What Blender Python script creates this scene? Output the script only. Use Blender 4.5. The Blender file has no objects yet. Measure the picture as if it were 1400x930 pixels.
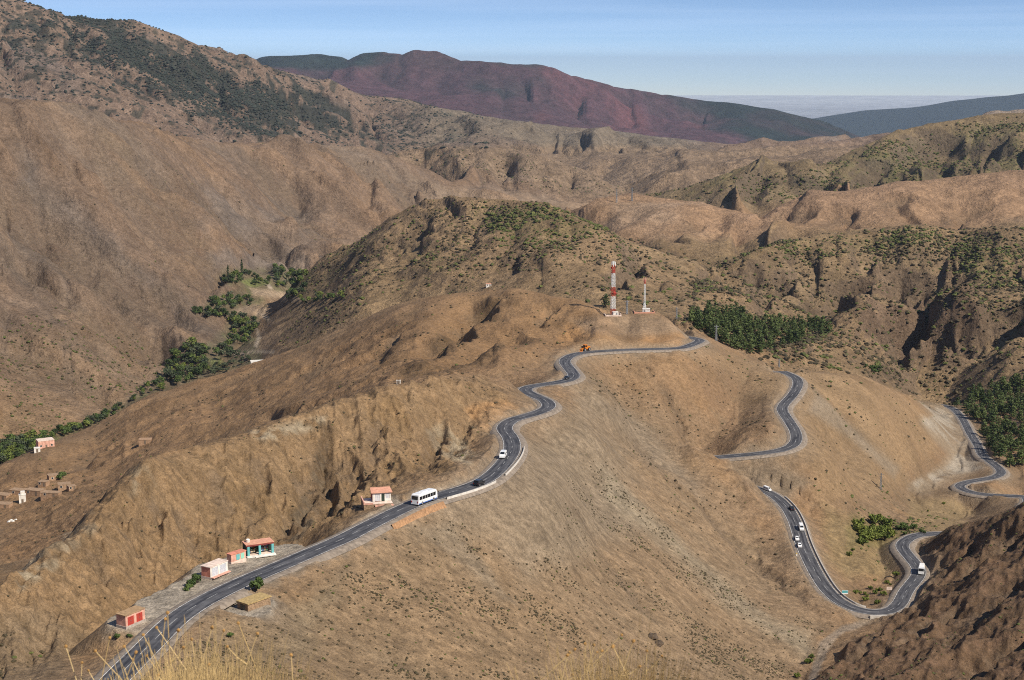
import numpy as np, math, sys, time
T00 = time.time()
Q = 1.0                      # mesh quality factor
# ------------------------------------------------------------------ camera model (photo pixels 1400 x 930)
F = 2100.0; EYE = 90.0
TH = math.atan((465 - EYE) / F)
CT, ST = math.cos(TH), math.sin(TH)

def ray(px, py):
    cx = (np.asarray(px, float) - 700) / F
    cy = (465 - np.asarray(py, float)) / F
    dy = CT + cy * ST
    return cx / dy, (-ST + cy * CT) / dy

def at(px, py, Y):
    a, t = ray(px, py)
    return np.array([a * Y, Y, t * Y])

def proj(x, y, z):
    d = np.maximum(y * CT - z * ST, 1e-3)
    up = y * ST + z * CT
    return 700 + F * x / d, 465 - F * up / d

def smooth(e0, e1, x):
    t = np.clip((x - e0) / (e1 - e0), 0, 1)
    return t * t * (3 - 2 * t)

# ------------------------------------------------------------------ noise
def _hash(ix, iy, seed):
    h = (ix.astype(np.int64) * 374761393 + iy.astype(np.int64) * 668265263 + seed * 1442695041) & 0xFFFFFFFF
    h = ((h ^ (h >> 13)) * 1274126177) & 0xFFFFFFFF
    h = h ^ (h >> 16)
    return h

def _hf(ix, iy, seed):
    return ((_hash(ix, iy, seed) & 0xFFFF).astype(np.float32)) / 65535.0

def vnoise(x, y, seed=0):
    ix = np.floor(x); iy = np.floor(y)
    fx = (x - ix).astype(np.float32); fy = (y - iy).astype(np.float32)
    ix = ix.astype(np.int64); iy = iy.astype(np.int64)
    fx = fx * fx * fx * (fx * (fx * 6 - 15) + 10); fy = fy * fy * fy * (fy * (fy * 6 - 15) + 10)
    a = _hf(ix, iy, seed); b = _hf(ix + 1, iy, seed); c = _hf(ix, iy + 1, seed); d = _hf(ix + 1, iy + 1, seed)
    return (a + (b - a) * fx + (c - a) * fy + (a - b - c + d) * fx * fy) * 2 - 1

def fbm(x, y, cell, octv=4, seed=0, gain=0.5, ridged=False):
    s = np.zeros(np.shape(x), np.float32); a = 1.0; tot = 0; f = 1.0 / cell
    for o in range(octv):
        c, sn = math.cos(0.6 * o + seed), math.sin(0.6 * o + seed)
        n = vnoise((x * c - y * sn) * f + 31.7 * o, (x * sn + y * c) * f - 17.3 * o, seed + o * 7)
        if ridged: n = 1 - 2 * np.abs(n)
        s += a * n; tot += a; a *= gain; f *= 2.03
    return s / tot

def erosion(x, y, gx, gy, cell, octv=3, seed=0, gain=0.5):
    """gullies that run down the slope: directional cosine noise with branching octaves"""
    x = x.astype(np.float32); y = y.astype(np.float32)
    dx0, dy0 = gy.astype(np.float32), (-gx).astype(np.float32)   # across the slope
    h = np.zeros_like(x); ex = np.zeros_like(x); ey = np.zeros_like(x)
    a = 1.0; f = 1.0 / cell; tot = 0
    for o in range(octv):
        px = x * f; py = y * f
        ix = np.floor(px); iy = np.floor(py)
        fx = px - ix; fy = py - iy
        ix = ix.astype(np.int64); iy = iy.astype(np.int64)
        dx = dx0 + ey * 0.9; dy = dy0 - ex * 0.9
        va = np.zeros_like(x); vx = np.zeros_like(x); vy = np.zeros_like(x); wt = np.zeros_like(x)
        for i in range(-1, 2):
            for j in range(-1, 2):
                hh = _hash(ix - i, iy - j, seed + o * 13)
                ox = (hh & 0xFF).astype(np.float32) / 255.0 * 0.7; oy = ((hh >> 8) & 0xFF).astype(np.float32) / 255.0 * 0.7
                qx = fx + (i - ox); qy = fy + (j - oy)
                w = np.exp(-2.2 * (qx * qx + qy * qy))
                m = (qx * dx + qy * dy) * 6.2832 + ((hh >> 16) & 0xFF).astype(np.float32) * 0.006
                s = -np.sin(m) * w
                va += np.cos(m) * w; vx += s * dx; vy += s * dy; wt += w
        wt = np.maximum(wt, 1e-6)
        va /= wt; vx /= wt; vy /= wt
        h += a * va; tot += a
        ex = ex * 0.6 + vx * a; ey = ey * 0.6 + vy * a
        a *= gain; f *= 2.0
    return h / tot

# ------------------------------------------------------------------ the road, laid out at a steady 6.5 % downhill grade
ROAD1 = [(158,929),(188,899),(215,872),(238,849),(268,828),(302,810),(336,794),(369,780),(403,765.5),(436,751),(468,738),(498,722),(532,705),(559,692),(589,681),(619,673),(646,664.5),(666,655),(683,640),(696,624),(700.5,611),(697,597),(689,586),(700,574.5),(727,567),(749,558),(747,548.5),(733,542),(720,536),(718,531),(734,527),(757,524),(777,520),(785,514),(779,505),(772,494),(782,486),(800,482),(834,479.5),(868,478),(900,477.3),(930,476),(947,471),(957,465)]
ROAD2 = [(1067,507),(1075,510.5),(1088,516),(1091,526),(1083,541),(1069,558),(1078,575),(1088,592),(1086,608),(1068,616),(1030,621),(985,625)]
ROAD3 = [(1047,671),(1064,682),(1078,697),(1088,717),(1094.5,738),(1104,761),(1118,788),(1135,812),(1158,829),(1185,838),(1210,838),(1228,828),(1239,808),(1252,792),(1257,781),(1249,768),(1236,753),(1233,745),(1242,736.5),(1258,731)]
ROAD4 = [(1420,680),(1400,679),(1366,678),(1330,674),(1311,665),(1326,658.5),(1356,653.5),(1369,647),(1363,638),(1343,623),(1338,612),(1326,592),(1313,569),(1296,556),(1262,550)]
GRADE = 0.065

def _chain(P, pts, first_extra):
    out = []
    Ys = np.linspace(150, 1600, 29001)
    for k, (px, py) in enumerate(pts):
        if P is None:
            a, t = ray(px, py); P = np.array([a, 1, t]) * 268.0; out.append(P); continue
        a, t = ray(px, py)
        X = a * Ys; Z = t * Ys
        d = np.hypot(X - P[0], Ys - P[1]) + (first_extra if k == 0 else 0)
        e = -Z + P[2] - GRADE * d
        s = np.where(np.sign(e[1:]) != np.sign(e[:-1]))[0]
        i = s[np.argmin(abs(Ys[s] - P[1]))] if len(s) else int(np.argmin(abs(e)))
        P = np.array([X[i], Ys[i], Z[i]]); out.append(P)
    return out

_r1 = _chain(None, ROAD1, 0)
_r2 = _chain(_r1[-1], ROAD2, 230)
_r3 = _chain(_r2[-1], ROAD3, 120)
_r4 = _chain(_r3[-1], ROAD4, 180)

def spline(P, step=1.5):
    P = np.array(P); out = []
    for i in range(len(P) - 1):
        p0 = P[max(i - 1, 0)]; p1 = P[i]; p2 = P[i + 1]; p3 = P[min(i + 2, len(P) - 1)]
        t0 = 0; t1 = t0 + np.linalg.norm(p1 - p0) ** 0.5 if i > 0 else 1.0
        d12 = max(np.linalg.norm(p2 - p1), 1e-3)
        n = max(2, int(d12 / step))
        m1 = (p2 - p0) / (np.linalg.norm(p2 - p1) + np.linalg.norm(p1 - p0) + 1e-6) * d12
        m2 = (p3 - p1) / (np.linalg.norm(p3 - p2) + np.linalg.norm(p2 - p1) + 1e-6) * d12
        for k in range(n):
            t = k / n
            out.append((2*t**3 - 3*t**2 + 1) * p1 + (t**3 - 2*t**2 + t) * m1 + (-2*t**3 + 3*t**2) * p2 + (t**3 - t**2) * m2)
    out.append(P[-1])
    return np.array(out)

def smooth_line(L, n, it=1):
    for _ in range(it):
        Lp = np.concatenate([np.repeat(L[:1], n, 0), L, np.repeat(L[-1:], n, 0)])
        k = np.ones(2 * n + 1) / (2 * n + 1)
        M = np.stack([np.convolve(Lp[:, c], k, 'valid') for c in range(3)], 1)
        M[0] = L[0]; M[-1] = L[-1]; L = M
    return L

def at_h(px, Y, z):
    a, _ = ray(px, 465); return np.array([a * Y, Y, z])

_s = _r1[0]
_r1 = [_s + np.array([-3, -60, 4.0]), _s + np.array([-1.5, -28, 1.9])] + _r1
# the loop behind the mast hill and the stretches hidden by the slopes
_m = [np.array([96, 900, -158]), np.array([84, 935, -165]), np.array([104, 966, -173]), np.array([144, 954, -183]), np.array([164, 914, -186])]

_g0, _g1 = _r2[-1], _r3[0]
LINE_A = smooth_line(spline(_r1 + _m + _r2 + [_g0 + np.array([-13, -.5, -.9])], 1.5), 3, 2)
_w = _r3[-1]
_k = [_w + np.array([16, 6, -1.3]), _w + np.array([48, 35, -7]), _w + np.array([80, 95, -15])]
LINE_B = smooth_line(spline([_g1 + np.array([-9, 6, 1.0])] + _r3 + _k + _r4[1:], 1.5), 3, 2)

# ------------------------------------------------------------------ the relief: ridges, flanks and valley lines
CP = []; BACK = []; CREST = []
def dens(line, sp=14):
    out = []
    for (a, b) in zip(line[:-1], line[1:]):
        n = max(1, int(math.hypot(a[0] - b[0], a[1] - b[1]) / sp))
        for k in range(n):
            t = k / n
            out.append((a[0] + (b[0] - a[0]) * t, a[1] + (b[1] - a[1]) * t, math.exp(math.log(a[2]) * (1 - t) + math.log(b[2]) * t)))
    out.append(line[-1])
    return out

def crest(line, back=((0.06, 0.35),), sp=14):
    for (px, py, Y) in dens(line, sp):
        p = at(px, py, Y); CP.append(p); CREST.append(p)
        for (f, s) in back:
            k = 1 + f
            BACK.append((f, np.array([p[0] * k, p[1] * k, p[2] - s * f * Y])))

def pts(lst):
    for (px, py, Y) in lst: CP.append(at(px, py, Y))

def line(l, sp=20):
    for q in dens(l, sp): CP.append(at(*q))

def low(lst):
    for (px, Y, z) in lst: CP.append(at_h(px, Y, z))

exec_relief = True
# far: blue ridge, red mountain
crest([(1080,172,24000),(1140,162,24000),(1180,155,24000),(1260,150,24000),(1300,142,24000),(1350,136,24000),(1400,130,24000),(1520,118,24000)], ((0.1, 0.35),), 30)
low([(700, 30000, -1500), (1100, 30000, -1500), (1400, 30000, -1500), (300, 30000, -1500), (0, 30000, -1400)])
low([(px, Y, -1500) for px in (0, 350, 700, 1050, 1400) for Y in (45000, 80000)])
low([(1050, 20000, -1250), (1200, 20000, -1250), (1400, 20000, -1200), (800, 20000, -1200), (400, 20000, -1100)])
crest([(330,92,12500),(350,88,12500),(400,86,12500),(440,81,12500),(458,84,12450),(492,76,12300),(530,74,12200),(545,76,12100),(562,70,12000),(605,74,12000),(622,81,11950),(645,88,11900),(700,90,11700),(742,90,11700),(765,96,11750),(790,104,11800),(850,120,12000),(920,131,12200),(1000,143,12400),(1060,157,12600),(1100,168,12800),(1135,181,13000),(1160,195,13000),(1190,208,13000)], ((0.06, 0.45), (0.2, 0.32)), 20)
line([(450,110,11300),(520,105,11300),(600,108,11200),(660,112,11000),(720,118,11000),(790,135,11200),(860,155,11500),(960,168,11800)], 40)
line([(400,135,10300),(500,140,10200),(600,150,10000),(680,160,9900),(760,172,9800),(850,183,10000),(950,192,10400),(1080,190,11200)], 40)
low([(300, 8500, -520), (450, 8500, -620), (600, 8500, -680), (750, 8500, -720), (900, 8500, -760), (1050, 9000, -800), (1250, 9000, -800), (1400, 9000, -750), (1100,16000,-1050), (1300,16000,-1000), (600,16000,-700), (0,9000,-300)])
# left mountain and the low grey ridges it runs out into
crest([(-160,-60,4500),(-60,-30,4500),(0,-12,4500),(50,5,4500),(100,22,4550),(140,30,4600),(190,33,4700),(230,49,4800),(260,61,4800),(310,75,5000),(350,88,5000),(400,101,5200),(450,116,5500),(500,134,5700),(560,146,5900),(640,155,6000),(700,166,6000),(780,176,6000),(850,181,6000),(900,188,6000),(960,194,6000),(1030,199,6000)], ((0.07, 0.45), (0.25, 0.3)), 18)
pts([(0,60,4100),(0,110,3600),(100,55,4300),(100,95,4000),(200,90,4300),(200,145,3900),(300,120,4500),(300,165,4100),(400,140,4900),(400,180,4350),(500,165,5250),(560,185,5000),(760,202,5050),(850,210,5000)])
low([(0, 2900, -150), (150, 3000, -190), (300, 3300, -230), (430, 3600, -270), (600, 4400, -300), (760, 4500, -320), (900, 4900, -300)])
# pale ridges in the middle distance
crest([(850,228,4500),(900,219,4500),(930,211,4500),(1000,207,4600),(1060,200,4700),(1130,196,4800),(1200,188,5000),(1260,177,5000),(1320,166,4800),(1360,159,4600),(1400,152,4500),(1500,140,4500)], ((0.08, 0.4),), 18)
pts([(1350,195,4100)])
crest([(850,256,3850),(890,242,3920),(940,231,3980),(985,236,4000),(1040,226,4050),(1090,231,4100),(1140,219,4200),(1210,213,4300),(1260,203,4300)], ((0.045, 0.45),), 14)
crest([(960,212,5200),(1000,201,5350),(1040,194,5500),(1080,195,5500),(1120,189,5600),(1160,186,5700)], ((0.04, 0.5),), 14)
crest([(640,172,5350),(690,180,5250),(730,176,5300),(770,187,5250),(830,182,5350),(870,193,5300),(920,198,5300)], ((0.03, 0.5),), 14)
crest([(520,222,3550),(540,212,3600),(600,198,3700),(680,203,3700),(740,214,3700),(800,235,3750),(860,262,3800)], ((0.06, 0.45),), 14)
pts([(620,225,3500),(700,245,3450),(780,262,3500)])
low([(900, 3400, -335), (1050, 3400, -345), (1250, 3500, -330), (1400, 3500, -300)])
# left middle mountain with its long flank down to the orchard valley
crest([(-200,110,1850),(-80,128,1880),(0,138,1900),(60,146,1980),(120,151,2080),(160,165,2180),(230,185,2350),(300,200,2600),(350,198,2750),(430,194,3000),(500,206,3100),(560,226,3150),(620,250,3200),(680,265,3250),(740,275,3300),(830,280,3400)], ((0.07, 0.5), (0.2, 0.3)), 14)
pts([(0,250,1700),(0,340,1560),(0,450,1380),(0,540,1240),(100,220,1850),(100,320,1640),(100,420,1470),(100,510,1330),(200,260,1900),(200,340,1740),(200,440,1540),(300,250,2300),(300,320,2000),(400,250,2600),(400,310,2320),(500,265,2850),(560,275,2900),(640,285,2950)])
line([(-100,660,1050),(0,618,1150),(60,600,1195),(130,572,1268),(200,536,1370),(240,515,1433),(280,492,1510),(320,455,1665),(330,430,1760),(360,395,1930),(400,375,2045),(440,360,2110)], 20)
line([(200,500,1440),(255,470,1520),(290,440,1640),(310,400,1820),(340,372,1980)], 20)
low([(480, 2300, -275), (560, 2250, -285), (700, 2250, -300), (800, 2600, -320)])
# bushy hill behind the mast hill
crest([(400,392,1750),(440,363,1790),(490,331,1740),(530,298,1710),(570,279,1700),(620,274,1680),(670,281,1640),(740,284,1600),(780,296,1580),(830,316,1550),(870,331,1510),(900,343,1500),(950,354,1500)], ((0.07, 0.5), (0.2, 0.35)))
pts([(450,400,1620),(420,440,1510),(380,470,1500),(400,425,1640),(435,418,1590),(500,400,1450),(560,370,1480),(560,330,1590),(650,330,1510),(650,370,1400),(740,330,1450),(740,370,1340),(820,360,1380),(820,400,1260),(900,390,1350),(900,425,1200),(350,500,1475),(342,470,1560),(368,435,1690)])
low([(450, 1250, -245), (560, 1200, -232), (640, 1180, -222), (720, 1150, -216), (800, 1120, -208), (880, 1050, -196), (380, 1260, -262), (300, 1260, -280), (200, 1230, -292), (100, 1150, -292)])
# right: green hill, pale foothills
crest([(870,276,2750),(930,262,2700),(1000,244,2700),(1040,216,2700),(1060,226,2700),(1100,238,2750),(1150,214,2800),(1200,192,2850),(1260,177,2900),(1330,166,2900),(1400,162,2900),(1500,150,2900)], ((0.06, 0.45),))
pts([(1000,265,2450),(1080,258,2450),(1160,245,2450),(1160,262,2300),(1260,220,2600),(1260,250,2400),(1340,215,2600),(1340,240,2400),(1400,235,2450)])
crest([(770,292,2150),(800,286,2200),(850,281,2280),(900,296,2250),(960,291,2200),(1040,300,2100),(1095,273,2150),(1190,270,2150),(1240,267,2200),(1330,256,2200),(1400,252,2200),(1500,245,2200)], ((0.05, 0.45),))
pts([(860,315,1980),(950,330,1880),(1000,320,1950),(1100,305,1930),(1200,300,1950),(1300,290,1980),(1400,290,1950),(1050,325,1850)])
low([(800, 1900, -240), (900, 1750, -222), (980, 1720, -232), (1100, 1780, -222), (1240, 1790, -214), (1400, 1760, -208)])
# right: bushy hill with cliffs
crest([(950,382,1430),(1010,351,1550),(1060,336,1600),(1120,326,1640),(1180,316,1650),(1240,310,1650),(1300,316,1650),(1400,317,1600),(1500,320,1600)], ((0.05, 0.4),))
pts([(960,420,1240),(1050,370,1480),(1050,410,1360),(1120,380,1490),(1120,430,1370),(1200,350,1560),(1200,400,1450),(1200,450,1340),(1200,500,1220),(1300,350,1560),(1300,400,1440),(1300,450,1320),(1300,500,1290),(1400,350,1510),(1400,400,1390),(1400,450,1290),(1400,500,1220),(1100,480,1180),(1150,490,1190),(1480,480,1210)])
line([(930,445,1110),(980,470,1100),(1030,488,1100),(1060,478,1200),(1120,455,1310)], 20)
line([(1180,508,1180),(1230,530,1220),(1262,547,1255),(1300,540,1260)], 20)
pts([(1400,540,1150),(1400,600,990),(1400,640,930),(1360,590,1060),(1350,560,1130),(1480,600,960)])
# mast hill and the crest of its long left shoulder
crest([(0,636,880),(50,611,930),(110,595,980),(200,549,1030),(300,521,1050),(380,496,1050),(450,466,1040),(500,441,1020),(560,416,1000),(640,404,980),(700,398,960),(750,406,940),(800,417,915),(830,427,890),(880,430,890),(920,441,890),(950,455,890)], ((0.05, 0.55), (0.12, 0.5)))
pts([(838,433,868),(880,434,868),(760,450,860),(860,455,850),(900,462,845),(780,466,830),(930,462,850)])
pts([(240,595,850),(150,640,830),(130,610,900),(60,650,830),(30,690,770),(90,690,730),(150,690,690),(60,725,690),(0,735,690),(300,560,900),(400,525,880),(400,560,760),(480,500,860),(480,540,740),(560,450,880),(560,490,800),(640,440,900),(640,475,820),(720,430,890),(720,455,850)])
line([(520,527,700),(549,519,720),(600,508,735),(633,502,745),(680,482,800),(700,470,830)], 20)
pts([(665,482,770),(733,474,780),(760,498,745),(690,505,715),(740,505,730)])
# crest east of the mast hill: the spur down to the dry river
crest([(985,470,905),(1020,487,900),(1060,502,895),(1100,507,905),(1170,511,930),(1230,536,1000),(1268,555,1090)], ((0.05, 0.5), (0.12, 0.45)))
# near ridge west of the road, with the gully between it and the road
crest([(-120,850,300),(0,811,320),(50,780,338),(100,746,360),(150,690,388),(200,641,410),(260,618,440),(330,600,470),(450,560,520),(500,540,540),(560,526,560),(610,521,580),(650,516,605),(690,518,640)], ((0.06, 0.5), (0.2, 0.42)), 14)
pts([(250,700,410),(200,740,385),(330,680,432),(400,640,465),(470,610,495),(540,580,520),(600,560,548),(640,560,570),(560,620,500),(520,650,470),(600,620,520),(640,610,530)])
low([(-60, 292, -122), (20, 302, -122), (90, 320, -124), (160, 342, -128), (230, 366, -132), (290, 380, -134), (340, 392, -134), (400, 410, -133), (440, 419, -128), (470, 430, -127), (500, 441, -126.5)])
pts([(0,930,282),(60,915,285),(120,905,290),(-80,940,280)])
# slope east of the road down to the lower bends
pts([(300,900,285),(350,880,302),(350,930,280),(420,850,325),(430,930,290),(500,790,362),(500,850,337),(500,930,307),(560,750,392),(600,850,352),(600,930,324),(620,720,420),(700,800,404),(700,870,372),(700,930,345),(720,720,455),(730,650,512),(800,650,560),(800,720,498),(800,800,442),(800,870,402),(800,930,370),(785,590,592),(850,600,670),(860,540,760),(900,640,640),(900,700,580),(900,800,487),(900,930,405),(940,560,765),(950,618,716),(960,500,810),(1000,560,795),(1000,590,755),(1000,720,625),(1000,800,545),(1000,870,490),(1000,930,437),(1040,760,610),(1060,820,550),(1080,870,510),(830,520,770)])
line([(930,600,716),(950,609,710),(968,619,703),(985,631,693),(1010,647,687),(1030,660,682),(1046,674,677)], 10)
pts([(940,640,676),(962,647,671),(985,661,666),(1010,677,661),(1030,692,653),(920,622,690)])
line([(1185,845,552),(1150,862,530),(1125,888,505),(1095,925,475),(1060,960,440)], 14)
# valley between the lower bends and the dry river
pts([(1150,560,850),(1130,600,800),(1200,600,840),(1250,620,870),(1150,650,745),(1200,650,780),(1100,690,690),(1150,700,690),(1200,690,735),(1240,700,755),(1180,740,660),(1200,730,690),(1150,760,630),(1190,780,620),(1170,805,595),(1210,800,605),(1225,780,630),(1215,760,655),(1060,645,706),(1100,640,716)])
line([(1275,560,1090),(1290,590,1000),(1285,620,930),(1265,645,880),(1245,668,838),(1290,690,810)], 20)
pts([(1300,700,800),(1330,690,830),(1400,690,840),(1320,640,930),(1310,620,980)])
# right: dark rocky spur above the lower bends
crest([(1500,650,640),(1400,688,640),(1360,702,643),(1330,714,648),(1290,731,656),(1268,739,664)], ((0.05, 0.6), (0.12, 0.5)))
line([(1262,760,648),(1270,785,612),(1252,806,585),(1240,830,558),(1205,850,540),(1165,880,505),(1130,915,475),(1110,935,460)], 14)
pts([(1320,765,598),(1300,800,562),(1350,800,540),(1400,740,585),(1400,800,532),(1250,850,524),(1300,850,512),(1200,890,494),(1250,900,480),(1350,870,485),(1400,870,478),(1300,910,468),(1400,930,440),(1180,930,462),(1480,800,520),(1480,930,435)])
low([(1560, 440, -182), (1700, 480, -185), (1600, 600, -188), (1900, 500, -185), (2000, 900, -200), (2000, 1500, -190), (1700, 900, -205), (-500, 400, -160), (-600, 900, -180), (-500, 1500, -150), (1700, 1800, -150), (-500, 2500, 40), (2200, 3000, -100)])
for L in (LINE_A, LINE_B):
    for p in L[::9]: CP.append(p)
# the hill the camera stands on
for x in (-60, -30, -15, -5, 0, 5, 15, 30, 60):
    for (y, z) in ((-40, -1.0), (-10, -1.35), (0, -1.6), (3, -1.8), (6, -3.4), (12, -8.0), (25, -16), (60, -34), (110, -62), (160, -88)):
        CP.append(np.array([x * (1 + y / 40 if y > 0 else 1), y, z - abs(x) * 0.02]))
low([(-300, 200, -104), (0, 210, -108), (100, 215, -102), (300, 220, -102), (500, 220, -108), (700, 230, -115), (900, 240, -122), (1100, 250, -122), (1300, 240, -112), (1500, 230, -122), (1800, 240, -130)])

CP = np.array(CP)
ROFF = 60.0
def uv(x, y):
    return x / (y + ROFF) * 3.0, np.log(y + ROFF)
_pu, _pv = uv(CP[:, 0], CP[:, 1])
_keep = []
for f, p in BACK:
    bu, bv = uv(p[0], p[1])
    if np.min(np.hypot(_pu - bu, _pv - bv)) > min(0.8 * f, 0.09): _keep.append(p)
NPRIM = len(CP)
CP = np.concatenate([CP, np.array(_keep)])
_cu, _cv = uv(CP[:, 0], CP[:, 1])
# drop near-duplicates
_key = {}
for i in range(len(CP)):
    _key.setdefault((round(_cu[i] / 0.006), round(_cv[i] / 0.006)), i)
_sel = np.array(sorted(_key.values()))
CP = CP[_sel]; _cu = _cu[_sel]; _cv = _cv[_sel]
_C2 = 0.02 ** 2
def _phi(du, dv): return np.sqrt(du * du + dv * dv + _C2)
_n = len(CP)
_K = np.zeros((_n + 1, _n + 1))
_K[:_n, :_n] = -_phi(_cu[:, None] - _cu[None], _cv[:, None] - _cv[None]) + np.eye(_n) * 2e-4
_K[:_n, _n] = 1; _K[_n, :_n] = 1
_w = np.linalg.solve(_K, np.concatenate([CP[:, 2], [0]]))
# coarse grid of the smooth relief
def make_axes(q):
    uin = np.linspace(-0.36, 0.36, int(1000 * q))
    g = 0.36 + np.cumsum(np.geomspace(0.0009, 0.05, 60))
    U = np.concatenate([-g[::-1], uin, g])
    def rows(a, b, s): return np.exp(np.linspace(math.log(a + ROFF), math.log(b + ROFF), max(2, int(math.log((b + ROFF) / (a + ROFF)) / s * q)), endpoint=False)) - ROFF
    V = np.concatenate([rows(-45, 0, 0.1), rows(0, 10, 0.006), rows(10, 230, 0.03), rows(230, 760, 0.0016), rows(760, 1400, 0.0022), rows(1400, 3600, 0.0024), rows(3600, 6200, 0.0022), rows(6200, 9400, 0.006), rows(9400, 13000, 0.0022), rows(13000, 80000, 0.02), [80000.]])
    return U, V
_gu = np.concatenate([np.linspace(-3.0, -0.38, 24) , np.linspace(-0.36, 0.36, 360), np.linspace(0.38, 3.0, 24)])
_gv = np.linspace(math.log(-45 + ROFF), math.log(80000 + ROFF), 900)
_GZ = np.zeros((len(_gv), len(_gu)), np.float32)
for i, v in enumerate(_gv):
    dv = v - _cv
    _GZ[i] = -np.sqrt((_gu[:, None] * 3.0 - _cu[None]) ** 2 + (dv * dv + _C2)[None]) @ _w[:_n] + _w[_n]
_cr = np.array(CREST); _cru, _crv = uv(_cr[:, 0], _cr[:, 1])
_GD = np.empty_like(_GZ)
for i, v in enumerate(_gv):
    _m = np.abs(_crv - v) < .16
    _GD[i] = np.sqrt(np.min((_gu[:, None] * 3 - _cru[_m][None]) ** 2 + ((v - _crv[_m]) ** 2)[None], axis=1)) if _m.any() else .2
_GD = np.minimum(_GD, .2)
def base_z(x, y, G=None):
    G = _GZ if G is None else G
    u = x / (y + ROFF); v = np.log(y + ROFF)
    ju = np.clip(np.searchsorted(_gu, u) - 1, 0, len(_gu) - 2)
    fu = np.clip((u - _gu[ju]) / (_gu[ju + 1] - _gu[ju]), 0, 1)
    fv = (v - _gv[0]) / (_gv[1] - _gv[0]); jv = np.clip(np.floor(fv).astype(int), 0, len(_gv) - 2); fv = np.clip(fv - jv, 0, 1)
    return (G[jv, ju] * (1 - fu) + G[jv, ju + 1] * fu) * (1 - fv) + (G[jv + 1, ju] * (1 - fu) + G[jv + 1, ju + 1] * fu) * fv
# ------------------------------------------------------------------ fine relief
U, V = make_axes(Q)
NR, NC = len(V), len(U)
X = U[None, :] * (V[:, None] + ROFF); Y = np.repeat(V[:, None], NC, 1)
BZ = base_z(X, Y)
CRD = smooth(.0, .07, base_z(X, Y, _GD)).astype(np.float32)     # 0 on a crest line
PX, PY = proj(X, Y, BZ)
PX = PX.astype(np.float32); PY = PY.astype(np.float32)
def rowspan(y0, y1):
    a = int(np.searchsorted(V, y0)); b = int(np.searchsorted(V, y1))
    return slice(a, max(b, a + 2))
def grad(Z):
    zx = np.gradient(Z, axis=1) / np.gradient(X, axis=1)
    zy = np.gradient(Z, axis=0) / np.gradient(V)[:, None] - zx * U[None]
    return zx, zy
def rowamp(tab):
    k, v = zip(*tab)
    return np.interp(np.log(V + ROFF), np.log(np.array(k) + ROFF), v).astype(np.float32)[:, None]
def noise_rows(fn, y0, y1, fill=0.0):
    out = np.full((NR, NC), fill, np.float32); s = rowspan(y0, y1)
    out[s] = fn(X[s], Y[s]); return out
N_A = noise_rows(lambda x, y: fbm(x, y, 34, 4, 11), -60, 1500)
N_B = noise_rows(lambda x, y: fbm(x, y, 150, 4, 23), -60, 4000)
N_C = noise_rows(lambda x, y: fbm(x, y, 620, 5, 37), 1000, 90000)
WARPX = (np.where(Y < 1400, N_A, N_B) * 0.6 + np.where(Y > 3000, N_C, N_B) * 0.4)
_t = np.where(Y < 700, noise_rows(lambda x, y: fbm(x, y, 9, 3, 71), -60, 1500), noise_rows(lambda x, y: fbm(x + 900, y, 48, 4, 73), 500, 6300) )
WARPX = WARPX * 0.6 + _t * 0.4
WARPY = np.roll(WARPX, 37, 1)

def poly(P, soft=10.0, yr=(0, 1e9), warp=14.0, grow=0.0):
    """soft mask of a patch of ground, its outline given by the patch's corners as seen from the viewpoint"""
    out = np.zeros((NR, NC), np.float32)
    P = np.array(P, float)
    s = rowspan(yr[0], yr[1])
    x0, y0 = P.min(0) - soft - warp; x1, y1 = P.max(0) + soft + warp
    px = PX[s] + WARPX[s] * warp * 2; py = PY[s] + WARPY[s] * warp
    I = np.where((px > x0) & (px < x1) & (py > y0) & (py < y1))
    if len(I[0]) == 0: return out
    qx = px[I]; qy = py[I]
    d = np.full(qx.shape, 1e9, np.float32); ins = np.zeros(qx.shape, bool)
    for a, b in zip(P, np.roll(P, -1, 0)):
        ex, ey = b - a; L = ex * ex + ey * ey + 1e-9
        t = np.clip(((qx - a[0]) * ex + (qy - a[1]) * ey) / L, 0, 1)
        d = np.minimum(d, np.hypot(qx - a[0] - t * ex, qy - a[1] - t * ey))
        c = ((a[1] > qy) != (b[1] > qy)) & (qx < (b[0] - a[0]) * (qy - a[1]) / (b[1] - a[1] + 1e-9) + a[0])
        ins ^= c
    sd = np.where(ins, d, -d) + grow
    o = out[s]; o[I] = smooth(-soft * 0.5, soft * 0.5, sd); out[s] = o
    return out

P_FACE = [(-200,860),(0,812),(100,748),(200,642),(330,601),(470,552),(560,527),(650,517),(690,540),(660,600),(620,650),(560,660),(500,690),(470,720),(380,758),(250,800),(150,880),(-200,1000)]
P_ROCKSPUR = [(1110,940),(1165,880),(1215,848),(1262,800),(1258,742),(1330,712),(1400,686),(1560,640),(1560,1000),(1100,1000)]
P_KNOB = [(0,640),(110,597),(200,550),(380,497),(500,441),(640,405),(700,399),(800,417),(830,440),(780,480),(690,500),(540,530),(330,600),(200,640),(100,740),(0,800)]
P_CLIFF = [(1150,380),(1210,365),(1260,362),(1330,380),(1345,430),(1330,475),(1240,490),(1180,470),(1140,440)]
m_face = poly(P_FACE, 24, (250, 660))
m_spur = poly(P_ROCKSPUR, 14, (380, 760), 10)
m_knob = poly(P_KNOB, 40, (600, 1100), 8)
m_cliff = poly(P_CLIFF, 40, (1150, 1700), 20)
m_band = np.maximum(poly([(690,402),(672,400),(640,425),(585,470),(545,505),(535,522),(560,524),(600,500),(640,470),(690,425)], 16, (650, 1100), 12), poly([(535,516),(600,500),(640,490),(700,470),(690,482),(640,505),(590,520)], 10, (650, 900), 8))
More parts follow.
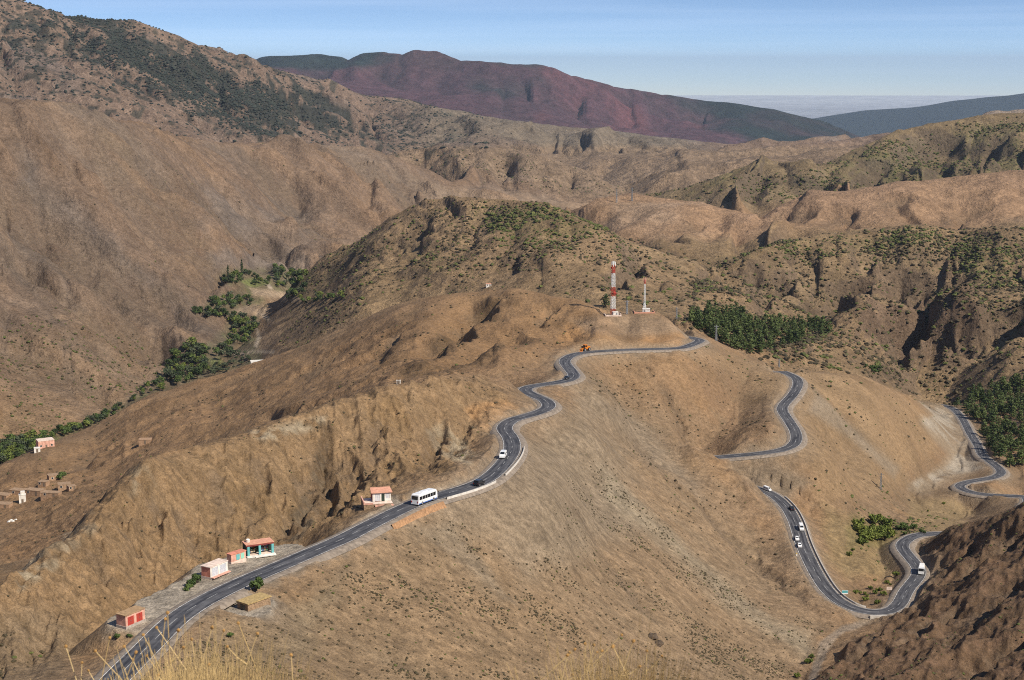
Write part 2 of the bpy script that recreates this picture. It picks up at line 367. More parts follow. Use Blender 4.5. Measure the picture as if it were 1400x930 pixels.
m_band = np.maximum(m_band, poly([(380,745),(400,715),(432,650),(440,590),(458,592),(462,640),(450,690),(412,745)], 12, (350, 640), 14))
m_band = np.maximum(m_band, poly([(60,770),(100,700),(200,635),(215,650),(190,690),(130,745),(70,790)], 14, (280, 560), 14) * .8)
m_band = np.maximum(m_band, poly([(1130,700),(1060,520),(1000,500),(940,520),(920,500),(1000,488),(1050,510)], 12, (650, 900), 14) * .0)
m_hill7 = poly([(930,440),(960,370),(1060,336),(1180,316),(1440,316),(1440,560),(1300,548),(1180,510),(1040,492)], 30, (1080, 1800), 14)
m_road_slope = poly([(430,800),(640,690),(720,600),(800,520),(900,560),(960,640),(1060,760),(1130,850),(1040,1000),(300,1000)], 60, (260, 800), 10)

gx, gy = grad(BZ)
_sl = np.hypot(gx, gy) + 1e-6
_k = np.minimum(_sl, 0.5) / 0.5 * 1.25 / _sl
SLOPE = smooth(0.02, 0.3, _sl).astype(np.float32)
def ero(cell, y0, y1, octv, seed, sharp=False):
    out = np.zeros((NR, NC), np.float32); s = rowspan(y0, y1)
    h = erosion(X[s] + 0.25 * cell * vnoise(X[s] / cell, Y[s] / cell, seed + 5), Y[s], (gx * _k)[s], (gy * _k)[s], cell, octv, seed)
    out[s] = (0.5 * (2.1 * np.abs(h) ** 0.85 - 0.85) + 0.55 * h) if sharp else (2 * np.sqrt(np.clip((h + 0.95) / 1.8, 0, 1)) - 1.42)
    return out
E1 = ero(26, 200, 1300, 3, 1)
E0 = ero(8.5, 200, 720, 3, 8)
E2 = ero(120, 400, 2600, 4, 2, True)
E3 = ero(380, 1050, 7500, 4, 3, True)
E5 = ero(900, 1300, 7500, 4, 6, True)
E6 = ero(160, 1200, 3500, 4, 9, True)
E4 = ero(1700, 8500, 26000, 4, 4, True)
a1 = rowamp([(200, .8), (700, .9), (1000, 1.3), (1250, 1.3), (1300, 0)]) * (1 + 1.8 * m_face + 1.2 * m_spur + 1.0 * m_knob) * (1 - 0.65 * m_road_slope)
a2 = rowamp([(400, 0), (450, .7), (700, 1.4), (900, 2.0), (1200, 3.6), (1700, 5), (2400, 6.5), (2600, 0)]) * (1 + .25 * m_knob + 1.2 * m_cliff + .9 * m_hill7) * (1 - m_spur) * (1 - 0.4 * m_road_slope)
a3 = rowamp([(1050, 0), (1300, 6), (1500, 11), (1700, 16), (2500, 36), (3200, 38), (4500, 55), (6000, 55), (7400, 20), (7500, 0)])
a5 = rowamp([(1300, 0), (1600, 16), (2000, 36), (3000, 52), (4500, 46), (6000, 40), (7400, 20), (7500, 0)])
a4 = rowamp([(8500, 0), (9500, 110), (12500, 150), (14000, 60), (20000, 50), (26000, 0)])
ridg = noise_rows(lambda x, y: fbm((x * .84 - y * .54) / 1.0, (x * .54 + y * .84) / 2.6, 24, 5, 51, 0.6, True), 380, 760) * m_spur * 4.0
ridg += noise_rows(lambda x, y: fbm(x, y * 0.7, 11, 4, 58, 0.6, True), 240, 760) * (m_spur * 1.7 + m_face * 0.8 + m_knob * .4)
ridg += noise_rows(lambda x, y: fbm(x + .4 * y, y * .6, 24, 5, 57, 0.58, True), 260, 1100) * m_band * 2.6
ridg += noise_rows(lambda x, y: fbm(x, y, 110, 5, 53, 0.55, True), 1150, 2600) * (m_cliff * 17 + rowamp([(1150, 2), (1600, 4), (2600, 6)]))
ridg += noise_rows(lambda x, y: fbm(x, y, 320, 6, 54, 0.55, True), 2600, 7000) * rowamp([(2600, 20), (3400, 20), (4000, 11), (7000, 11)]) * (.2 + .8 * CRD)
ridg += noise_rows(lambda x, y: fbm(x * .8 + y * .6, (y * .8 - x * .6) * .45, 120, 5, 59, 0.58, True), 1300, 3500) * smooth(900, 700, PX) * smooth(1300, 1500, Y) * 14 * (.2 + .8 * CRD)
ridg += noise_rows(lambda x, y: fbm(x + .15 * y, y * .24, 6.5, 4, 63, 0.6, True), 240, 700) * (m_face * 1.9 + .08)
ridg += noise_rows(lambda x, y: fbm(x + .6 * y, y * .5 - .3 * x, 15, 4, 65, 0.58, True), 500, 1250) * (m_knob * 1.3 + .35 * (Y > 600))
ridg += noise_rows(lambda x, y: fbm(x, y, 700, 5, 55, 0.5, True), 8500, 14000) * 34 * (.15 + .85 * CRD)
a0 = rowamp([(200, .7), (700, .7), (720, 0)]) * (.12 + 1.9 * m_face + .6 * m_knob + 1.0 * m_spur)
_cd = .2 + .8 * CRD
_e4 = np.percentile(E4[rowspan(10500, 13000)], 70)
a6 = rowamp([(1200, 0), (1400, 6), (3300, 12), (3500, 0)]) * smooth(860, 760, PX)
P_VAL = [(-40,640),(0,618),(60,598),(130,572),(200,534),(222,510),(262,478),(305,452),(312,430),(270,428),(285,410),(330,395),(300,385),(310,370),(380,366),(430,374),(420,400),(370,410),(360,425),(350,470),(355,500),(300,525),(200,560),(100,610),(0,660)]
m_flat = (1 - .6 * poly([(345,520),(350,440),(400,395),(470,360),(470,400),(440,440),(400,500)], 50, (1250, 2000), 8)) * (1 - .9 * poly(P_VAL, 50, (1050, 2350), 8))
m_gorge = 1 - .75 * poly([(1200,470),(1345,460),(1370,565),(1230,565)], 40, (1050, 1500), 10)
a4 = a4 * (1 - .8 * smooth(900, 1080, PX))
a5 = a5 * (1 - .65 * smooth(780, 850, PX))
TZ = BZ + (E0 * a0 + E1 * a1 + (E2 * a2 * (.4 + .6 * _cd) * m_gorge + E3 * a3 * _cd * m_gorge + (E4 - _e4) * a4 * (.05 + .95 * CRD) + (E5 + .1) * a5 * _cd * m_gorge + E6 * a6 * _cd) * m_flat) * (0.25 + 0.75 * SLOPE) + ridg * (.3 + .7 * m_flat)
TZ += noise_rows(lambda x, y: fbm(x, y, 5, 3, 61), 5, 800) * 0.34 + N_A * rowamp([(0, .05), (200, .35), (900, 1.0), (1500, 1.0), (1501, 0)]) * (1 - 0.5 * m_road_slope)
TZ += N_B * rowamp([(300, 0), (900, 1.5), (1500, 4), (3500, 7), (4000, 0)])

# ravines: a steep wall on the right-hand side of the line, a gentler one on the left
GULLY = np.zeros((NR, NC), np.float32)
def carve(P, depth, wr, wl, y0=300.0):
    global TZ
    W_ = [land0(px, py, y0) for px, py in P]
    if W_[0] is None: return
    w_ = np.array(W_); R_ = max(wr, wl) * 1.2
    s = rowspan(w_[:, 1].min() - R_, w_[:, 1].max() + R_)
    uu = w_[:, 0] / (w_[:, 1] + ROFF); hw = R_ / (w_[:, 1].min() + ROFF)
    c = slice(int(np.searchsorted(U, uu.min() - hw)), int(np.searchsorted(U, uu.max() + hw)) + 1)
    x = X[s, c]; y = Y[s, c]
    k_ = max(wr, wl)
    x = x + fbm(x, y, k_ * .9, 3, 301) * k_ * .45; y = y + fbm(x, y, k_ * .9, 3, 303) * k_ * .45
    best = np.full(x.shape, 1e9); side = np.zeros(x.shape); tt = np.zeros(x.shape); n_ = len(w_) - 1
    for i in range(n_):
        a, b = w_[i], w_[i + 1]; ex, ey = b[0] - a[0], b[1] - a[1]; L = ex * ex + ey * ey + 1e-6
        t = np.clip(((x - a[0]) * ex + (y - a[1]) * ey) / L, 0, 1)
        d = np.hypot(x - a[0] - t * ex, y - a[1] - t * ey); m = d < best
        best[m] = d[m]; tt[m] = ((i + t) / n_)[m]; side[m] = (ex * (y - a[1]) - ey * (x - a[0]))[m]
    # the line runs downhill towards the viewer or to the left: its right-hand bank lies at larger x
    right = side > 0 if (w_[-1][1] < w_[0][1]) else side < 0
    wd = np.where(right, wr, wl)
    f = np.clip(1 - best / wd, 0, 1); f = np.where(right, np.minimum(1, f * 1.25), f ** 1.4) * np.minimum(1, np.minimum(tt * 5 + .15, (1 - tt) * 5 + .15))
    TZ[s, c] -= depth * f; GULLY[s, c] = np.maximum(GULLY[s, c], f)
def land0(px, py, y0):
    a, t = ray(px, py); Ys = np.exp(np.linspace(math.log(y0), math.log(9000), 5000))
    g = ground(a * Ys, Ys) - t * Ys
    if not (g > 0).any(): return None
    k = int(np.argmax(g > 0)); return np.array([a * Ys[k], Ys[k], t * Ys[k]])
def ground(x, y):
    u = x / (y + ROFF)
    j = np.clip(np.searchsorted(U, u) - 1, 0, NC - 2); i = np.clip(np.searchsorted(V, y) - 1, 0, NR - 2)
    fu = (u - U[j]) / (U[j + 1] - U[j]); fv = (y - V[i]) / (V[i + 1] - V[i])
    return (TZ[i, j] * (1 - fu) + TZ[i, j + 1] * fu) * (1 - fv) + (TZ[i + 1, j] * (1 - fu) + TZ[i + 1, j + 1] * fu) * fv
for P, d, wr, wl in (([(1026,350),(1018,366),(1010,382)], 17, 13, 45), ([(1084,366),(1056,394),(1034,420)], 16, 13, 50), ([(1174,378),(1153,402),(1138,430)], 28, 15, 55),
                     ([(1225,366),(1214,376),(1208,388)], 18, 16, 50), ([(1250,375),(1240,392),(1230,405)], 18, 18, 50), ([(1294,370),(1272,396),(1256,410)], 28, 16, 50), ([(1331,400),(1300,424),(1268,441),(1252,432)], 36, 20, 60),
                     ([(1325,440),(1318,465),(1310,480)], 16, 16, 50), ([(1248,455),(1222,478)], 22, 13, 45), ([(1395,415),(1380,440),(1372,470)], 20, 14, 45), ([(890,350),(870,365),(848,392)], 16, 12, 40), ([(1400,360),(1385,380)], 14, 12, 40)):
    carve(P, d, wr, wl, 1080)
for P, d, wr, wl in (([(560,300),(575,330),(560,360)], 10, 12, 40), ([(700,350),(690,370),(680,385)], 8, 12, 35), ([(500,345),(480,372),(455,395)], 10, 12, 40)): carve(P, d, wr, wl, 1080)
for P, d, wr, wl in (([(684,404),(655,432),(618,462),(585,488)], 9, 9, 26), ([(700,470),(640,498),(585,508),(545,520)], 7, 7, 20), ([(560,440),(535,470),(500,510)], 6, 8, 24), ([(470,470),(440,495),(400,530)], 6, 8, 26), ([(440,545),(400,560),(350,572)], 5, 7, 20), ([(770,415),(752,432),(735,445)], 5, 6, 18), ([(130,610),(110,640),(90,655)], 4, 6, 20)):
    carve(P, d, wr, wl, 640)
for P, d, wr, wl in (([(448,585),(444,640),(432,690),(405,738)], 6.5, 4.5, 13), ([(470,610),(472,660),(462,705)], 5, 4, 11), ([(430,640),(415,690),(385,740)], 3.5, 3.5, 9), ([(205,650),(208,690),(200,730)], 3.5, 3, 8), ([(165,690),(172,720),(180,760)], 3, 3, 8), ([(120,735),(135,770),(140,800)], 2.6, 3, 8), ([(300,640),(305,690),(300,740)], 1.8, 3, 8), ([(250,690),(262,730),(258,770)], 2.2, 3, 8), ([(360,620),(352,680),(340,730)], 1.8, 3, 8), ([(520,560),(515,610),(500,660)], 3, 3.5, 9), ([(600,575),(592,610),(575,645)], 3.5, 3.5, 9)):
    carve(P, d, wr, wl, 330)
for P, d, wr, wl in (([(850,575),(905,640),(975,705),(1060,790),(1120,845)], 2.2, 6, 10), ([(905,520),(930,570),(958,612)], 4, 6, 10), ([(760,690),(830,770),(900,860)], 1.2, 5, 9)): carve(P, d, wr, wl, 400)
for P, d, wr, wl in (([(1397,717),(1355,750),(1316,794)], 6, 5, 15), ([(1346,762),(1306,796)], 4, 4, 11), ([(1400,785),(1330,838),(1270,880)], 6, 5, 16), ([(1398,858),(1350,892),(1318,925)], 9, 7, 20), ([(1310,820),(1230,880)], 4, 4, 12), ([(1360,725),(1300,765)], 4, 4, 12), ([(1220,858),(1160,905)], 3, 4, 10)): carve(P, d, wr, wl, 380)
for P, d, wr, wl in (([(1097,274),(1080,292),(1050,312),(1020,330)], 15, 18, 75), ([(1235,262),(1225,280),(1232,298),(1215,310)], 12, 16, 75), ([(1365,270),(1345,285),(1300,305),(1270,315)], 15, 16, 75), ([(960,300),(945,315),(925,330)], 14, 16, 60), ([(1180,285),(1165,300),(1140,318)], 11, 14, 60)): carve(P, d, wr, wl, 1860)
for P, d, wr, wl in (([(1060,230),(1040,250),(1010,262)], 17, 30, 100), ([(1130,240),(1115,258),(1095,268)], 14, 26, 90), ([(1290,190),(1275,215),(1290,245)], 20, 28, 90), ([(1370,180),(1350,215),(1320,245)], 22, 28, 100), ([(1210,215),(1195,240),(1180,256)], 18, 24, 80)): carve(P, d, wr, wl, 2350)
for P, d, wr, wl in (([(60,200),(150,300),(230,370),(290,412)], 38, 60, 210), ([(270,240),(300,285),(335,318),(370,326)], 18, 40, 140), ([(150,190),(220,270),(270,335),(295,368)], 26, 50, 180), ([(350,215),(400,262),(430,305),(440,325)], 20, 45, 150), ([(-10,310),(90,390),(180,450),(240,490)], 28, 45, 150), ([(450,215),(500,245),(545,268)], 13, 40, 140), ([(20,240),(70,320),(140,400),(210,455)], 20, 36, 120), ([(0,440),(70,490),(130,540)], 16, 30, 100), ([(520,225),(570,248),(620,268)], 10, 40, 130)): carve(P, d, wr, wl, 1150)
for P, d, wr, wl in (([(640,98),(622,125),(604,158)], 153, 110, 330), ([(708,104),(680,132),(660,158)], 153, 110, 330), ([(748,108),(720,138),(700,165)], 153, 110, 330), ([(570,104),(548,122),(530,140)], 119, 110, 300), ([(676,98),(655,125),(640,150)], 102, 90, 260), ([(800,125),(775,148),(755,170)], 102, 110, 300), ([(500,100),(480,118),(470,130)], 102, 110, 300), ([(850,135),(835,155),(820,172)], 85, 110, 300)): carve(P, d, wr, wl, 8000)
# ------------------------------------------------------------------ earthworks: the road bench, lay-bys and building pads
RD = np.full((NR, NC), 1e3, np.float32); RZ = np.zeros((NR, NC), np.float32)
RSIDE = np.zeros((NR, NC), np.float32)
def stamp(p, R, off, side=None):
    r0 = np.searchsorted(V, p[1] - R - 46); r1 = np.searchsorted(V, p[1] + R + 46) + 1
    uu = p[0] / (p[1] + ROFF)
    hw = (R + 46) / (p[1] - R - 46 + ROFF) + abs(uu) * 0.25
    c0 = np.searchsorted(U, uu - hw); c1 = np.searchsorted(U, uu + hw) + 1
    d = np.hypot(X[r0:r1, c0:c1] - p[0], Y[r0:r1, c0:c1] - p[1]) - off
    m = d < RD[r0:r1, c0:c1]
    RD[r0:r1, c0:c1][m] = d[m]; RZ[r0:r1, c0:c1][m] = p[2]
for L in (LINE_A, LINE_B):
    for p in L: stamp(p, 0, 0.0)
ROADD = RD.copy()
def zplane(px, py, z):
    a, t = ray(px, py); Yq = z / t
    return np.array([a * Yq, Yq, z])
LOTS = []
for (px, py, z, rad) in [(188,846,-115.2,6.5),(205,840,-115.4,6),(222,822,-115.8,6),(240,812,-116,5.5),(262,800,-116.3,5.5),(285,789,-116.8,6),(300,776,-117.2,6.5),(318,772,-117.5,6),(335,765,-118,6),(352,757,-118.4,6.5),(375,752,-118.8,5),(395,748,-119,4),
                         (530,686,-121.9,4),
                         (337,832,-116.2,5.5),(350,822,-116.6,4)]:
    q = zplane(px, py, z); LOTS.append((q, rad))
    stamp(np.array([q[0], q[1], z]), rad, rad - 4.6)
PADS = []
for (px, py, Yq, rad) in [(838,431,868,9),(880,430,872,9),(858,432,872,8),(808,477,806,5),(816,476,808,5)]:
    pass
w0 = 4.6
dd = np.maximum(ROADD * 0 + RD - w0, 0)
_rg = 1 + 0.25 * N_A
zr = RZ - 0.32
cl = np.minimum(np.maximum(TZ, zr - (0.15 + 0.75 * dd) * _rg), zr + 1.25 * dd * _rg)
_in = RD < 900
cl = TZ + (cl - TZ) * smooth(34, 14, RD)
TZ = np.where(_in, np.where(RD < w0, zr, cl), TZ)
# mast platform and other pads
def flatten(q, rad, fall=0.8):
    global TZ
    d = np.maximum(np.hypot(X - q[0], Y - q[1]) - rad, 0)
    s = rowspan(q[1] - 120, q[1] + 120)
    TZ[s] = TZ[s] + (np.minimum(np.maximum(TZ[s], q[2] - fall * d[s]), q[2] + fall * d[s]) - TZ[s]) * smooth(30, 12, d[s])
MAST1 = at(838, 431, 872); MAST2 = at(881, 430, 880)
MAST2[2] = MAST1[2] + 0.5
flatten(MAST1, 8); flatten(MAST2, 8)
def ground(x, y):
    """terrain height below a point (bilinear on the fine grid)"""
    u = x / (y + ROFF)
    j = np.clip(np.searchsorted(U, u) - 1, 0, NC - 2); i = np.clip(np.searchsorted(V, y) - 1, 0, NR - 2)
    fu = (u - U[j]) / (U[j + 1] - U[j]); fv = (y - V[i]) / (V[i + 1] - V[i])
    return (TZ[i, j] * (1 - fu) + TZ[i, j + 1] * fu) * (1 - fv) + (TZ[i + 1, j] * (1 - fu) + TZ[i + 1, j + 1] * fu) * fv
def land(px, py, y0=200.0, y1=9000.0):
    """the place on the ground first met along the line of sight through a photo pixel"""
    a, t = ray(px, py)
    Ys = np.exp(np.linspace(math.log(y0), math.log(y1), 4000))
    g = ground(a * Ys, Ys) - t * Ys
    k = int(np.argmax(g > 0)) if (g > 0).any() else int(np.argmin(abs(g)))
    yy = Ys[k]
    return np.array([a * yy, yy, float(ground(np.array([a * yy]), np.array([yy]))[0])])
# ------------------------------------------------------------------ ground colours (base colours of soil, rock, scree and scrub)
PX, PY = proj(X, Y, TZ); PX = PX.astype(np.float32); PY = PY.astype(np.float32)
COL = np.zeros((NR, NC, 3), np.float32)
def C(*c): return np.array(c, np.float32)
def lay(mask, col, k=1.0):
    m = np.clip(mask * k, 0, 1)[..., None]
    COL[:] = COL * (1 - m) + C(*col) * m
fine = np.where(Y < 800, noise_rows(lambda x, y: fbm(x, y, 3.2, 3, 81), 5, 1300), 0) + np.where(Y >= 800, noise_rows(lambda x, y: fbm(x, y, 14, 3, 83), 700, 5000), 0) + noise_rows(lambda x, y: fbm(x, y, 60, 3, 85), 5000, 14000)
PXW = 0.5 + 0.5 * WARPX
COL[:] = C(.298, .190, .114)
# broad variations of the soil
lay(smooth(-.1, .5, N_B), (.335, .205, .105), .6 )
lay(smooth(.05, .55, -N_B), (.235, .170, .112), .6)
lay(smooth(.15, .6, N_A) * (Y < 1400), (.345, .205, .105), .5)
lay(smooth(.1, .55, -N_A) * (Y < 1400), (.225, .150, .088), .5)
# steep ground is barer and darker, gully bottoms darkened: rubble plus shade painted in
tzx, tzy = grad(TZ)
steep = np.hypot(tzx, tzy).astype(np.float32)
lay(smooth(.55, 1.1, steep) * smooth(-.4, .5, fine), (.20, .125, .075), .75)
streak = smooth(.0, -.7, E1) * smooth(1300, 1150, Y)
lay(streak, (.215, .160, .105), .45)
lay(smooth(.0, -.7, E2) * smooth(2600, 2400, Y), (.225, .165, .11), .5)
lay(smooth(.0, -.7, E3 + .6 * E5), (.215, .170, .135), .45)
# left shoulder of the mast hill, near face
lay(m_knob, (.278, .166, .090), .6)
lay(m_face, (.272, .180, .102), .65)
lay(m_face * smooth(.0, .5, noise_rows(lambda x, y: fbm(x, y * .5, 14, 4, 91), 200, 700)), (.26, .165, .085), .6)
# grey scree on the slope east of the road
lay(m_road_slope, (.285, .208, .138), .55)
lay(poly([(590,690),(720,600),(800,560),(850,620),(880,720),(800,760),(720,800),(690,740),(620,720)], 60, (300, 800), 20), (.272, .212, .154), .75)
lay(poly([(560,720),(620,715),(660,760),(690,810),(712,830),(690,820),(640,780),(590,745)], 16, (300, 600), 8), (.235, .190, .142), .6)
lay(poly([(820,640),(880,690),(960,770),(1060,850),(1120,870),(1100,900),(1000,830),(900,740),(830,680)], 30, (350, 800), 14), (.315, .255, .185), .8)
lay(poly([(780,530),(860,560),(940,640),(960,680),(880,620),(800,560)], 26, (500, 850), 12), (.272, .212, .156), .7)
lay(poly([(1000,640),(1050,630),(1110,660),(1060,690)], 24, (600, 800), 8), (.23, .185, .14), .7)
lay(poly([(300,850),(420,820),(480,770),(420,900),(330,930),(230,930)], 40, (250, 400), 16), (.225, .178, .12), .55)
lay(poly([(-60,850),(60,830),(130,870),(90,930),(-60,980)], 40, (250, 400), 10), (.225, .165, .11), .7)
# orange cuts above the road
for P in ([(640,560),(690,545),(715,560),(690,580),(655,590)], [(770,450),(830,430),(850,450),(800,465),(760,470)], [(880,455),(935,458),(940,472),(880,474)]):
    lay(poly(P, 12, (500, 900), 8), (.42, .235, .11), .7)
# pale outcrops on the near face
for P in ([(585,590),(610,580),(650,620),(640,640),(600,620)], [(340,590),(450,570),(450,585),(360,605)], [(30,780),(80,740),(130,700),(140,720),(80,780),(30,810)], [(180,640),(205,640),(215,665),(180,680)]):
    lay(poly(P, 12, (280, 640), 10) * smooth(-.5, .3, fine), (.36, .30, .22), .75)
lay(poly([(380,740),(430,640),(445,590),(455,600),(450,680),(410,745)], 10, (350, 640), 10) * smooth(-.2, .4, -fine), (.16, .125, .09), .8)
# mast hill top
lay(poly([(780,440),(830,430),(900,432),(940,450),(900,460),(800,455)], 14, (780, 920), 6), (.33, .24, .17), .6)
# spur east of the mast hill
lay(poly([(960,480),(1060,505),(1170,512),(1270,560),(1290,600),(1230,660),(1120,690),(1090,600),(1060,560)], 30, (650, 1150), 14), (.335, .225, .132), .6)
lay(poly([(1100,560),(1160,600),(1220,650),(1230,640),(1150,570),(1110,530)], 14, (700, 1100), 8), (.29, .24, .19), .6)
# dry river bed
WADI = poly([(1258,550),(1300,556),(1330,600),(1345,640),(1300,650),(1250,672),(1240,664),(1290,640),(1310,620),(1285,596),(1262,580),(1275,565)], 8, (700, 1400), 6)
lay(poly([(1254,546),(1304,552),(1336,600),(1350,640),(1310,655),(1255,676),(1238,668),(1282,640),(1296,620),(1276,600),(1258,580),(1268,565)], 14, (700, 1400), 8), (.33, .265, .20), .6)
lay(WADI * smooth(-.4, .2, fine), (.385, .34, .29), .65)
lay(poly([(1105,930),(1120,880),(1150,855),(1190,846),(1192,852),(1155,864),(1130,890),(1115,935)], 5, (430, 600), 4), (.33, .27, .22), .7)
lay(poly([(1130,690),(1200,735),(1235,750),(1225,790),(1160,790),(1130,760)], 24, (560, 800), 10), (.275, .20, .105), .7)
lay(poly([(1160,700),(1200,712),(1230,715),(1240,735),(1200,750),(1160,750)], 12, (560, 800), 8), (.17, .15, .06), .5)
lay(poly([(1240,680),(1300,680),(1330,700),(1280,735),(1240,720)], 12, (560, 900), 8), (.30, .215, .12), .7)
# dark rocky spur at the right
lay(m_spur, (.140, .088, .056), .95)
lay(m_spur * smooth(.0, .5, N_A), (.172, .108, .068), .6)
lay(m_spur * smooth(.0, .5, fine), (.165, .100, .065), .6)
# bushy hills: stony tan soil
m_mid = smooth(1080, 1180, Y) * smooth(2000, 1850, Y) * smooth(300, 420, PX)
lay(m_mid, (.308, .214, .125), .75)
lay(m_mid * smooth(.0, .45, N_B), (.275, .185, .115), .5)
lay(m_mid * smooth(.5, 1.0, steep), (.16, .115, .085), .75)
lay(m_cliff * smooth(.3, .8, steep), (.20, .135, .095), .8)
G1 = [([(650,300),(740,283),(830,312),(810,335),(700,330)], .7), ([(560,340),(620,345),(620,375),(570,370)], .35), ([(960,360),(1100,330),(1240,310),(1290,322),(1200,345),(1060,350)], .55), ([(1290,330),(1400,320),(1400,390),(1320,375)], .6), ([(380,400),(440,370),(520,310),(540,320),(460,390),(400,420)], .5)]
for P, k in G1: lay(poly(P, 20, (1150, 1950), 24) * smooth(-.5, .4, fine), (.19, .155, .07), k * .8)
# pale foothills and green terraces behind
m_pale = smooth(1860, 1960, Y) * smooth(2420, 2330, Y) * smooth(760, 800, PX)
lay(m_pale, (.37, .235, .15), .85)
lay(m_pale * smooth(.1, .5, N_B), (.31, .20, .135), .6)
lay(m_pale * smooth(.15, .5, -N_B), (.42, .30, .215), .6)
m_green = smooth(2380, 2480, Y) * smooth(3100, 3000, Y) * smooth(850, 900, PX)
lay(m_green, (.25, .185, .11), .85)
G2 = [([(1150,215),(1250,190),(1300,230),(1280,262),(1200,262),(1130,240)], .65), ([(1280,175),(1400,165),(1400,240),(1340,250),(1300,220)], .55), ([(1085,243),(1120,250),(1150,272),(1110,270)], .9), ([(1000,235),(1040,222),(1020,250),(930,268)], .5)]
for P, k in G2: lay(poly(P, 14, (2300, 3100), 22) * smooth(-.45, .3, fine), (.15, .14, .06), k)
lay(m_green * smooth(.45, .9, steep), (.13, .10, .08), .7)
# left middle mountain
m_left = smooth(1200, 1280, Y) * smooth(3500, 3400, Y) * smooth(830, 700, PX) * (1 - m_mid)
lay(m_left, (.228, .153, .108), .92)
lay(m_left * smooth(.0, .5, N_B), (.268, .172, .112), .5)
lay(m_left * smooth(.05, .45, noise_rows(lambda x, y: fbm(x * .5 + y * .4, y, 260, 5, 95), 1100, 3600)), (.215, .165, .13), .7)
for P in ([(0,190),(80,260),(180,350),(260,420),(320,470),(260,440),(150,360),(60,280),(0,240)], [(240,240),(330,270),(420,300),(450,340),(380,330),(280,300)], [(280,400),(340,330),(400,345),(370,372)]):
    lay(poly(P, 40, (1200, 3400), 40) , (.180, .150, .135), .7)
lay(poly([(380,380),(345,355),(400,340),(430,350),(425,372)], 20, (1700, 3000), 14), (.36, .29, .24), .5)
lay(poly([(560,250),(680,262),(820,278),(830,290),(700,290),(600,280)], 14, (2500, 3500), 12), (.40, .285, .20), .7)
lay(poly([(0,460),(120,430),(230,500),(230,560),(100,590),(0,600)], 50, (1000, 1700), 20), (.30, .20, .125), .6)
# valley floor with orchards
VAL = poly(P_VAL, 12, (1050, 2300), 8)
lay(VAL, (.17, .145, .085), .7)
for P in ([(352,446),(357,461),(351,476),(346,473),(352,460),(348,447)], [(318,483),(345,478),(375,480),(375,483),(345,482),(320,487)], [(330,508),(336,500),(342,503),(338,510)], [(362,385),(368,396),(374,396),(367,384)], [(345,420),(362,428),(372,438),(368,440),(355,430),(342,424)]):
    lay(poly(P, 3, (1050, 2300), 1), (.46, .37, .29), .9)
lay(VAL * smooth(.0, .5, fine), (.095, .115, .045), .6)
for P in ([(285,492),(300,488),(308,500),(290,505)], [(330,385),(352,380),(372,388),(350,395)]):
    lay(poly(P, 5, (1050, 1980), 3), (.19, .22, .07), .8)
for P in ([(318,424),(345,417),(372,420),(360,432),(330,430)], [(345,395),(400,402),(420,412),(400,412),(350,405)]):
    lay(poly(P, 6, (1300, 2300), 4), (.42, .31, .22), .9)
# left high mountain
m_high = smooth(3300, 3500, Y) * smooth(7600, 7400, Y)
lay(m_high, (.235, .165, .128), .95)
lay(m_high * smooth(-.1, .4, N_C), (.275, .19, .14), .6)
lay(m_high * smooth(.0, .5, noise_rows(lambda x, y: fbm(x, y, 190, 5, 97), 3300, 7500)), (.23, .185, .165), .6)
wood = noise_rows(lambda x, y: fbm(x * .8 + y * .6, y, 420, 6, 99, .6), 3300, 7500)
m_wood = np.zeros((NR, NC), np.float32)
for P, k in (([(0,6),(60,14),(130,40),(220,66),(320,104),(430,140),(490,190),(410,185),(280,145),(150,95),(60,70),(0,60)], .85), ([(0,60),(100,90),(190,140),(150,150),(0,110)], .42), ([(180,70),(300,80),(400,110),(460,150),(380,130),(250,100)], .45), ([(440,140),(560,165),(640,180),(560,190),(470,175)], .4)):
    m_wood = np.maximum(m_wood, poly(P, 95, (3300, 7500), 50) * k)
lay(smooth(.02, .25, m_wood) * smooth(.0, .22, .75 * wood + .7 * fine + .9 * noise_rows(lambda x, y: fbm(x, y, 95, 4, 141), 3300, 7500) + .75 * (m_wood - .52)), (.036, .043, .038), .9)
m_grey = smooth(500, 620, PX) * smooth(4600, 5000, Y) * smooth(7600, 7400, Y) * smooth(1000, 900, PX)
lay(m_grey, (.205, .175, .135), .65)
m_pm = smooth(3350, 3450, Y) * smooth(5400, 5200, Y) * smooth(520, 560, PX)
lay(m_pm * smooth(195, 205, PY), (.285, .20, .135), .8)
lay(poly([(1330,165),(1360,148),(1400,140),(1420,160),(1380,168)], 10, (3500, 5400), 8), (.40, .32, .26), .7)
# red mountain with wooded flank; blue wooded ridge; far plain
m_far = smooth(7600, 8200, Y)
lay(m_far, (.092, .046, .056), 1)
lay(m_far * smooth(.1, .5, noise_rows(lambda x, y: fbm(x, y * .35, 500, 5, 103), 7500, 15000)), (.140, .056, .060), .8)
lay(m_far * smooth(.1, .6, -noise_rows(lambda x, y: fbm(x, y, 900, 5, 105), 7500, 15000)), (.075, .045, .045), .7)
lay(m_far * smooth(-.35, .25, noise_rows(lambda x, y: fbm(x, y, 700, 5, 107), 7500, 15000) + .9 * smooth(690, 1000, PX + (PY - 110) * -1.6) - .55 + .5 * smooth(100, 85, PY)), (.018, .030, .028), .96)
lay(smooth(14500, 16000, Y), (.020, .032, .036), 1)
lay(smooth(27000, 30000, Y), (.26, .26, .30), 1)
lay(smooth(27000, 30000, Y) * smooth(.1, .45, fbm(X * .35, Y, 3500, 4, 131)), (.42, .42, .45), .5)
